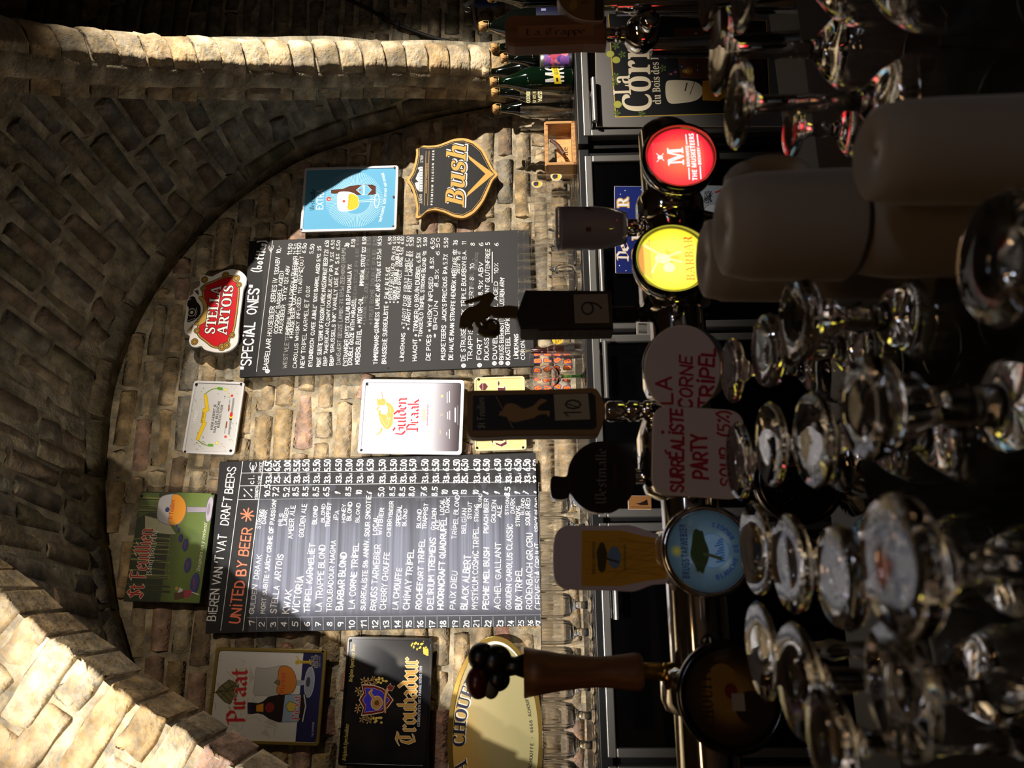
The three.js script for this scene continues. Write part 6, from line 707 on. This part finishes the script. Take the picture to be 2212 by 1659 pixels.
{ // beer-glass shaped board
  const out = [[1199, 1168], [1197, 1205], [1199, 1246], [1206, 1262], [1222, 1270], [1260, 1273], [1320, 1274], [1352, 1276], [1368, 1276], [1388, 1270], [1408, 1262], [1438, 1258], [1444, 1250], [1444, 1165], [1438, 1158], [1408, 1152], [1388, 1145], [1368, 1138], [1352, 1136], [1320, 1137], [1260, 1137], [1222, 1138], [1206, 1148]];
  const o = plate({ name: 'tap_lever', label: 'flat tap handle cut like a full wheat beer glass with white foam', category: 'tap handle', corners: [[1197, 1276], [1197, 1136], [1444, 1136], [1444, 1276]], z: ZT + 0.012, thick: 0.024, outline: out, nail: false, rough: 0.35, gloss: 0.4, side: std(0xb9b0b4, 0.4),
    draw(ctx, S, W, H) { fill(ctx, W, H, '#b4a9ae'); poly(ctx, S, [[1256, 1146], [1340, 1146], [1400, 1160], [1440, 1166], [1440, 1250], [1400, 1254], [1340, 1266], [1256, 1266]], '#b88a1e'); for (let i = 0; i < 16; i++) line(ctx, S, [[rnd(1260, 1340), rnd(1150, 1262)], [1430, rnd(1170, 1246)]], 'rgba(120,84,14,0.25)', 3);
      txt(ctx, S, 'BRUGS TARWEBIER', [1286, 1240], [1286, 1170], 7, '#3a3212'); poly(ctx, S, Array.from({ length: 24 }, (_, i) => [1300 + Math.cos(i / 24 * 6.283) * 11 * (1 + 0.1 * Math.sin(i * 5)), 1204 + Math.sin(i / 24 * 6.283) * 33]), '#3c3416'); blob(ctx, S, 1327, 1204, 14, 23, '#5d7896'); line(ctx, S, [[1308, 1206], [1335, 1214]], '#3c3416', 4); txt(ctx, S, 'BLANCHE DE BRUGES', [1352, 1232], [1352, 1176], 5, '#3a3212'); } });
  const b = onZ(1444, 1206, ZT).sub(o.position); part(o, 'ferrule', lathe([[0, 0], [0.014, 0], [0.014, 0.012], [0.02, 0.02], [0, 0.02]], 24).translate(0, topY - o.position.y - 0.012, -0.012), M.chrome);
}
{ // dark round board
  const out = [...Array.from({ length: 33 }, (_, i) => { const a = Math.PI - 0.32 + -(i / 32) * (2 * Math.PI - 0.64); return [1300 + Math.cos(a) * 73, 1031 + Math.sin(a) * 76]; }), [1226, 1030 - 21], [1196, 1030 - 20], [1193, 1052 - 22 + 0], [1196, 1074], [1226, 1074]];
  const o = plate({ name: 'tap_lever', label: 'dark round tap handle like a squat bottle with pale blackletter word', category: 'tap handle', corners: [[1193, 1107], [1193, 955], [1373, 955], [1373, 1107]], z: ZT + 0.012, thick: 0.026, outline: [...Array.from({ length: 33 }, (_, i) => { const a = Math.PI + 0.30 + (i / 32) * (2 * Math.PI - 0.6); return [1300 + Math.cos(a) * 73, 1031 + Math.sin(a) * 76]; }), [1226, 1074], [1196, 1075], [1193, 1070], [1192, 1034], [1196, 1030], [1224, 1030]], nail: false, rough: 0.2, gloss: 0.8, side: std(0x2a0d0a, 0.2),
    draw(ctx, S, W, H) { fill(ctx, W, H, '#140a0a'); const cir = Array.from({ length: 40 }, (_, i) => [1300 + Math.cos(i / 40 * 6.283) * 69, 1031 + Math.sin(i / 40 * 6.283) * 72]); poly(ctx, S, cir, '#100909', '#2c2220', 1); black(ctx, S, 'Westmalle', [1309, 1087], [1309, 970], 24, '#6a6461', null, 1); blob(ctx, S, 1263, 1027, 10, 10, null, '#2c2826', 1.2); line(ctx, S, [[1258, 1030], [1268, 1027], [1258, 1024]], '#2c2826', 1); txt(ctx, S, 'Trappist', [1332, 1052], [1332, 1004], 9, '#4a1515', { family: 'serif' }); } });
  part(o, 'ferrule', cyl(0.013, 0.013, 0.05, 20, 0, topY - o.position.y + 0.018, -0.012), M.chrome);
}
{ // black plaque in a tan frame
  const o = plate({ name: 'tap_lever', label: 'black plaque tap handle in a tan frame with a walking pilgrim figure', category: 'tap handle', corners: [], z: ZT + 0.016, thick: 0.03, nail: false, rough: 0.5, gloss: 0.1, side: std(0x6e5230, 0.6), ...{ corners: [[1012, 940], [1012, 845], [1306, 842], [1306, 938]] },
    outline: [[1012, 936], [1011, 890], [1012, 848], [1018, 846], [1100, 844.5], [1200, 842.5], [1280, 840.5], [1287, 842], [1302, 868], [1306, 884], [1305, 900], [1300, 918], [1290, 938], [1284, 938.5], [1200, 939], [1100, 940.5], [1018, 942]],
    draw(ctx, S, W, H) { fill(ctx, W, H, '#775933'); poly(ctx, S, [[1021, 930], [1022, 855], [1278, 849], [1286, 856], [1289, 922], [1282, 928]], '#0c0d12'); black(ctx, S, 'St Feuillien', [1048, 925], [1046, 859], 17, '#a39a88', null, 1.1);
      const q = (a) => a.map((p) => [1000 + p[0] / 5.53, 750 + p[1] / 5.53]); curve(ctx, S, q([[430, 760], [470, 770], [490, 700], [540, 665], [640, 680], [710, 740], [760, 730], [850, 700], [920, 610], [1000, 630], [1005, 650], [930, 680], [870, 760], [1010, 760], [1040, 755], [1035, 835], [1010, 830], [1000, 795], [890, 810], [860, 850], [700, 880], [640, 900], [560, 890], [520, 820], [480, 840], [470, 815], [420, 830], [440, 790]]), '#86683c'); line(ctx, S, q([[395, 590], [600, 970]]), '#86683c', 2.2);
      poly(ctx, S, [[1196, 852], [1270, 850], [1275, 906], [1199, 909]], '#8d8475'); hand(ctx, S, '10', [1254, 899], [1252, 865], 34, '#14100c', 0.1, 0.1); hand(ctx, S, '/', [1250, 882], [1250, 872], 26, '#14100c', 0.1); } });
  ferrule(o, M.chrome, topY - o.position.y, onZ(1306, 890, ZT).y - o.position.y, 0.0155, 0.0155, 2);
}
{ // dark block with a cut-out figure on top
  const b = onZ(1345, 680, ZT), o = thing('tap_lever', 'dark wooden block tap handle with a flat bronze warrior figure on top', 'tap handle', b); o.rotation.y = 0.15; const L = (px, py) => onZ(px, py, ZT).sub(b);
  const sh = new THREE.Shape(); const w0 = 0.03; const top = L(1118, 680).y; sh.moveTo(-w0, 0.02); sh.lineTo(w0, 0.02); sh.lineTo(w0 + 0.004, top - 0.014); sh.lineTo(-w0 * 0.3, top); sh.lineTo(-w0, top - 0.006); sh.closePath();
  part(o, 'block', new THREE.ExtrudeGeometry(sh, { depth: 0.036, bevelEnabled: true, bevelSize: 0.002, bevelThickness: 0.002, bevelSegments: 2 }).translate(0, 0, -0.018), std(0x1c110c, 0.5, 0, { map: woodMap }));
  const lc = canvasOf(512, 128), lx = lc.getContext('2d'); lx.fillStyle = '#3a2c20'; lx.fillRect(0, 0, 512, 128); lx.fillStyle = '#17100b'; lx.font = 'bold 96px sans-serif'; lx.textAlign = 'center'; lx.fillText('BARBAR', 256, 98, 470);
  part(o, 'side_print', new THREE.PlaneGeometry(0.115, 0.028).rotateZ(-Math.PI / 2).rotateY(-Math.PI / 2).translate(-w0 - 0.003, 0.075, 0), new THREE.MeshStandardMaterial({ map: texOf(lc), roughness: 0.6 }));
  const nc = canvasOf(128, 160), nx = nc.getContext('2d'); nx.fillStyle = '#6a625a'; nx.fillRect(0, 0, 128, 160); nx.strokeStyle = '#15100c'; nx.lineWidth = 8; nx.beginPath(); nx.arc(64, 62, 26, 0, 7); nx.stroke(); nx.beginPath(); nx.moveTo(90, 60); nx.quadraticCurveTo(92, 110, 60, 128); nx.stroke(); part(o, 'number_card', box(0.05, 0.052, 0.001, 0, 0.05, 0.0215), [M.paper, M.paper, M.paper, M.paper, new THREE.MeshStandardMaterial({ map: texOf(nc), roughness: 0.9 }), M.paper]);
  const fig = [[1118, 700], [1118, 664], [1100, 661], [1082, 663], [1062, 664], [1055, 658], [1062, 646], [1067, 636], [1057, 629], [1047, 634], [1030, 641], [1004, 650], [1006, 652], [1030, 646], [1042, 642], [1036, 654], [1028, 661], [1016, 664], [1004, 672], [996, 686], [994, 708], [1004, 710], [1008, 704], [1012, 712], [1022, 714], [1019, 698], [1024, 692], [1030, 706], [1036, 713], [1046, 713], [1036, 700], [1038, 692], [1046, 706], [1036, 712], [1034, 722], [1046, 729], [1066, 730], [1080, 722], [1078, 708], [1062, 697], [1050, 696], [1048, 688], [1060, 678], [1066, 684], [1084, 686], [1100, 685], [1112, 686]].map((p) => L(...p)); const fs = new THREE.Shape(); fig.forEach((p, i) => i ? fs.lineTo(p.x, p.y) : fs.moveTo(p.x, p.y));
  const f = part(o, 'figure', new THREE.ExtrudeGeometry(fs, { depth: 0.006, bevelEnabled: true, bevelSize: 0.001, bevelThickness: 0.001, bevelSegments: 1 }).translate(0, 0, -0.003), std(0x5c4a1e, 0.45, 0.4)); const sp = L(1063, 710); part(f, 'shield', new THREE.TorusGeometry(0.011, 0.0025, 8, 24).translate(sp.x, sp.y, 0.005), std(0x2a200c, 0.5));
  ferrule(o, M.iron, topY - b.y - 0.002, 0.022, 0.012, 0.013, 1);
}
{ // clear cylinder with a grey core
  const b = onZ(1352, 492, ZT), o = thing('tap_lever', 'clear cylindrical tap handle with a grey core and chrome foot', 'tap handle', b); const yT = onZ(1199, 492, ZT).y - b.y, r = (onZ(1270, 448, ZT).x - onZ(1270, 535, ZT).x) / 2;
  part(o, 'sleeve', lathe([[0, 0.002], [r * 0.7, 0], [r * 0.86, 0.02], [r * 0.97, yT * 0.45], [r, yT - 0.004], [r - 0.003, yT], [0, yT]], 40), M.glass); part(o, 'core', lathe([[0, 0.012], [r * 0.45, 0.012], [r * 0.74, 0.05], [r * 0.78, yT - 0.012], [r * 0.7, yT - 0.007], [0, yT - 0.007]], 32), std(0x8a8290, 0.5));
  for (const [y, s] of [[yT * 0.55, 1], [yT * 0.55, -0.6]]) part(o, 'tag', box(0.008, 0.008, 0.002, s * r * 0.6, y, r * 0.66), std(0x5a2018, 0.6)); ferrule(o, M.chrome, topY - b.y, 0.004, 0.011, 0.014, 1);
}
{ // brown wooden paddle on its own small tap
  const b = onZ(1305, 76, ZT), o = thing('tap_lever', 'brown wooden paddle tap handle with dark branded lettering', 'tap handle', b); const L = (px, py) => onZ(px, py, ZT).sub(b); const yT = L(1095, 76).y; const sh = new THREE.Shape(); [[1304, 100], [1304, 50], [1250, 47], [1110, 48], [1100, 52], [1096, 60], [1097, 95], [1102, 104], [1112, 106], [1200, 103], [1260, 99]].map((p) => L(...p)).forEach((p, i) => i ? sh.lineTo(p.x, p.y) : sh.moveTo(p.x, p.y));
  const wc = canvasOf(512, 128), wx = wc.getContext('2d'); wx.fillStyle = '#8a5a30'; wx.fillRect(0, 0, 512, 128); for (let i = 0; i < 70; i++) { wx.fillStyle = `rgba(${rnd() < 0.5 ? '40,20,8' : '150,100,60'},0.1)`; wx.fillRect(0, rnd(128), 512, rnd(1, 4)); } const SW = (u, v) => [u, v]; wx.k = 1; black(wx, SW, 'La Trappe', [60, 96], [450, 96], 66, '#2a1408', null, 1.1);
  const m = part(o, 'paddle', new THREE.ExtrudeGeometry(sh, { depth: 0.02, bevelEnabled: true, bevelSize: 0.004, bevelThickness: 0.004, bevelSegments: 3 }).translate(0, 0, -0.01), M.wood); part(m, 'lettering', new THREE.PlaneGeometry(yT * 0.78, 0.026).rotateZ(-Math.PI / 2).translate(-0.002, yT * 0.5, 0.0148), new THREE.MeshStandardMaterial({ map: texOf(wc), roughness: 0.5 }));
  ferrule(o, M.chrome, L(1340, 76).y, 0.003, 0.012, 0.012, 1);
  const tp = thing('beer_tap', 'chrome beer tap with a ball joint carrying the wooden paddle', 'beer tap', [b.x, 0, ZT]); const yb = onZ(1385, 70, ZT).y; part(tp, 'ball', new THREE.SphereGeometry(0.032, 32, 20).translate(0, yb, 0), M.chrome); part(tp, 'neck', cyl(0.014, 0.016, b.y + L(1340, 76).y - yb, 24, 0, (b.y + L(1340, 76).y + yb) / 2, 0), M.chrome); part(tp, 'knob', lathe([[0, 0], [0.012, 0], [0.017, 0.008], [0.017, 0.02], [0.01, 0.026], [0, 0.026]], 28).rotateX(Math.PI / 2).translate(-0.012, yb - 0.008, 0.028), M.chrome); part(tp, 'arm', tube([V(0, yb, 0), V(0.03, yb + 0.004, -0.02), V(0.05, yb - 0.02, -0.03)], 0.012, 20, 16), M.chrome); part(tp, 'post', cyl(0.016, 0.022, yb - YC - 0.02, 28, -0.012, (yb - 0.02 + YC) / 2, -0.02), M.chrome);
}
{
  const out = [[1206, -20], [1210, 8], [1226, 28], [1252, 42], [1290, 46], [1302, 44], [1303, 10], [1303, -30], [1260, -40], [1220, -36]];
  const o = plate({ name: 'tap_lever', label: 'amber round-topped tap handle cut by the edge of the picture', category: 'tap handle', corners: [[1206, 40], [1206, -40], [1303, -40], [1303, 40]], z: ZT + 0.02, thick: 0.02, outline: out, nail: false, rough: 0.35, side: std(0x9a958c, 0.4), draw(ctx, S, W, H) { fill(ctx, W, H, '#6b4a1c'); poly(ctx, S, [[1284, 44], [1303, 44], [1303, -40], [1284, -40]], '#30200c'); curve(ctx, S, [[1225, 18], [1240, 26], [1250, 10], [1240, -6]], '#8a6428'); txt(ctx, S, '33', [1270, 12], [1270, -8], 12, '#38240c', { family: 'serif' }); } });
  part(o, 'ferrule', cyl(0.012, 0.012, 0.06, 20, 0, onZ(1303, 0, ZT).y - o.position.y - 0.03, -0.01), M.chrome); part(o, 'post', cyl(0.02, 0.024, onZ(1330, 0, ZT).y - YC, 24, 0, (onZ(1330, 0, ZT).y + YC) / 2 - o.position.y, -0.01), M.chrome);
}

// ---------------------------------------------------------------- upturned glasses and mugs on the tray
const YTRAY = YC + 0.07;
function upturned(label, px, py, D, o = {}) {   // D: width of the foot in the photograph
  const rf = o.rf ?? 0.037, t = 2 * rf * FOCAL / D, p = atT(px, py, t), h = o.h ?? p.y - YTRAY, g = flip(stemG({ h, rf, rb: o.rb ?? 0.04, rr: o.rr ?? 0.034, hb: h * (o.hb ?? 0.55), stem: o.stem ?? 0.006, knob: o.knob ?? 0.009, foot: o.foot ?? 0.005 }), h);
  const th = thing('stemmed_glass', label, 'glass', [p.x, p.y - h, p.z], 'upturned stemmed glasses on the tray'); part(th, 'bowl', g, M.glass); return th;
}
upturned('tall upturned glass with a wide thin foot, in front of the taped poster', 1550, 112, 178, { rf: 0.042, rb: 0.044, rr: 0.036, stem: 0.0075, hb: 0.5 });
upturned('tall upturned glass with a wide foot rimmed in red light', 1588, 226, 188, { rb: 0.042, rr: 0.036, stem: 0.007, hb: 0.5 });
upturned('upturned glass cut by the picture edge, far side of the tray', 1527, -28, 170); upturned('upturned glass cut by the picture edge, nearer the tray front', 1602, -30, 184, { rf: 0.033 });
upturned('upturned thick-footed glass in front of the greenish frosted mug', 1712, 690, 188, { foot: 0.012, stem: 0.01, knob: 0.014 });
upturned('upturned glass with a thick foot between the frosted mugs and the round paper disc', 1646, 757, 163, { foot: 0.012, stem: 0.009, knob: 0.012 });
upturned('upturned glass with a small foot overlapping the edge of the round paper disc', 1575, 800, 142, { rf: 0.037, foot: 0.008 });
upturned('upturned large glass with a bright curved foot, near the middle of the tray', 1858, 880, 235, { rf: 0.034, foot: 0.012, stem: 0.012, knob: 0.016, rb: 0.04 });
upturned('upturned glass with a broad foot behind the large bright-footed one', 1748, 950, 213, { foot: 0.007, stem: 0.008 });
upturned('upturned glass with a narrow pointed foot, second row behind the paper card', 1657, 960, 186, { foot: 0.006, rb: 0.037 });
upturned('upturned glass with its foot overlapping the words on the paper card', 1588, 996, 170, { foot: 0.007, rf: 0.041 });
upturned('upturned glass whose slanting foot overlaps the bluish tree badge', 1625, 1184, 202, { foot: 0.006, rf: 0.043 });
upturned('upturned glass standing right behind the one overlapping the tree badge', 1698, 1216, 214, { foot: 0.007 });
upturned('upturned glass with knobbed stem between the tree badge glass and the largest foot', 1800, 1246, 226, { foot: 0.01, knob: 0.013, rf: 0.0335, rb: 0.037 });
upturned('nearest upturned glass, its big grey foot the largest of all', 1926, 1222, 318, { foot: 0.009, stem: 0.01, rb: 0.042 });
upturned('upturned glass whose foot covers the lower edge of the dark amber badge', 1638, 1405, 205, { foot: 0.005 });
upturned('upturned glass with wide foot in front of the dark amber badge', 1714, 1470, 246, { foot: 0.006, stem: 0.008 });
upturned('upturned glass at the picture edge beyond the dark amber badge', 1782, 1602, 240, { foot: 0.006, rf: 0.031, rb: 0.035 });
upturned('short upturned glass with a ringed stem in the dark foreground', 2150, 560, 300, { h: 0.1, foot: 0.008 }); upturned('upturned glass behind the frosted mug handle, thin clear foot', 1708, 282, 120, { rf: 0.03, rb: 0.035 });
upturned('upturned glass with a beaded stem beyond the largest foot, near the tray edge', 1930, 1492, 300, { foot: 0.007, knob: 0.014, rb: 0.034 });
function mug(label, px, py, D, handle, yBase, r = 0.046) {
  const t = 2 * r * FOCAL / D, p = atT(px, py, t), h = p.y - yBase, o = thing('frosted_mug', label, 'mug', [p.x, yBase, p.z]);
  part(o, 'body', lathe([[r - 0.008, 0.002], [r - 0.002, 0], [r, 0.003], [r * 0.985, h * 0.3], [r * 0.96, h * 0.75], [r * 0.93, h - 0.018], [r * 0.86, h - 0.004], [r * 0.7, h], [0, h - 0.003], [0, h - 0.03], [r * 0.7, h - 0.032], [r * 0.86, h - 0.045], [r * 0.9, h * 0.5], [r - 0.006, 0.003]], 48), M.frost);
  if (handle) { const d = (a, b) => V(Math.cos(handle) * a, b, -Math.sin(handle) * a); part(o, 'handle', tube([d(r * 0.86, h * 0.84), d(r + 0.018, h * 0.78), d(r + 0.034, h * 0.52), d(r + 0.03, h * 0.24), d(r * 0.9, h * 0.13)], 0.0085, 28, 12), M.frost); }
  return o;
}
const m1 = mug('frosted upturned mug in pinkish light, its handle loop turned towards the red badge', 1560, 492, 238, 0.35, 1.236);
const m2 = mug('frosted upturned mug glowing yellow-green in front of the lit yellow badge', 1518, 560, 190, 0, 1.236);
mug('frosted upturned mug in the dark foreground below the pink one, turned handle', 1878, 332, 232, 1.0, YTRAY, 0.036);
for (const [m, l] of [[m1, 'frosted mug beneath the pinkish one, carrying it'], [m2, 'frosted mug beneath the yellow-green one, carrying it']]) { const c = copyOf(m, [m.position.x, YTRAY, m.position.z], 0, l); c.scale.set(1, (1.234 - YTRAY) / (m === m1 ? atT(1560, 492, 2 * 0.046 * FOCAL / 238).y - 1.236 : atT(1518, 560, 2 * 0.046 * FOCAL / 190).y - 1.236), 1); }

// ---------------------------------------------------------------- unseen lamps
for (const [i, l] of LAMPS.entries()) {
  const t = thing('spotlight', ['unseen spot lamp, out of view, lighting the wall and rib from the right', 'unseen spot lamp, out of view, lighting the menu boards from the room side', 'unseen spot lamp, out of view, lighting the face of the near arch', 'unseen spot lamp under the vault, out of view, placed to light the darker side'][i], 'spotlight', l.p);
  const dir = l.aim.clone().sub(l.p).normalize(); t.quaternion.setFromUnitVectors(V(0, 0, -1), dir);
  part(t, 'housing', lathe([[0.001, 0.0], [0.03, 0.0], [0.036, 0.02], [0.036, 0.1], [0.033, 0.1], [0.033, 0.03], [0.0, 0.028]], 24).rotateX(-Math.PI / 2).translate(0, 0, 0.03), M.lamp);
  part(t, 'bulb_glow', new THREE.CircleGeometry(0.028, 24).rotateY(Math.PI).translate(0, 0, -0.002), std(0x000000, 1, 0, { emissive: l.c, emissiveIntensity: 6 }));
  part(t, 'stem', cyl(0.006, 0.006, 0.12, 8, 0, 0.09, 0.06), M.lamp);
  const s = new THREE.SpotLight(l.c, l.I, 0, l.a * Math.PI / 180, l.pen, 2); s.name = 'unseen_spotlight_beam'; s.position.copy(l.p).addScaledVector(dir, 0.08); s.target.position.copy(l.aim); s.castShadow = true; s.shadow.radius = 0.9; s.shadow.mapSize.set(2048, 2048); scene.add(s, s.target);
}
for (const [i, l] of STRIPS.entries()) {
  const t = thing('unseen_ceiling_lamp', ['unseen warm strip lamp behind the camera, placed to light the foreground softly', 'unseen cool white strip lamp behind the camera, placed to light the foreground softly'][i], 'lamp', l.p);
  part(t, 'housing', box(l.w + 0.04, 0.05, l.d + 0.04, 0, 0.03, 0), M.lamp);
  part(t, 'diffuser_glow', box(l.w, 0.008, l.d, 0, 0.001, 0), std(0x000000, 1, 0, { emissive: l.c, emissiveIntensity: 2 }));
  part(t, 'rod', cyl(0.006, 0.006, 0.6, 8, 0, 0.35, 0), M.lamp);
  const r = new THREE.RectAreaLight(l.c, l.I, l.w, l.d); r.name = 'unseen_ceiling_lamp_light'; r.position.copy(l.p).add(V(0, -0.012, 0)); r.rotation.x = -Math.PI / 2; scene.add(r);
}
scene.traverse((o) => { if (o.isMesh) o.castShadow = o.receiveShadow = true; });
renderer.render(scene, camera);
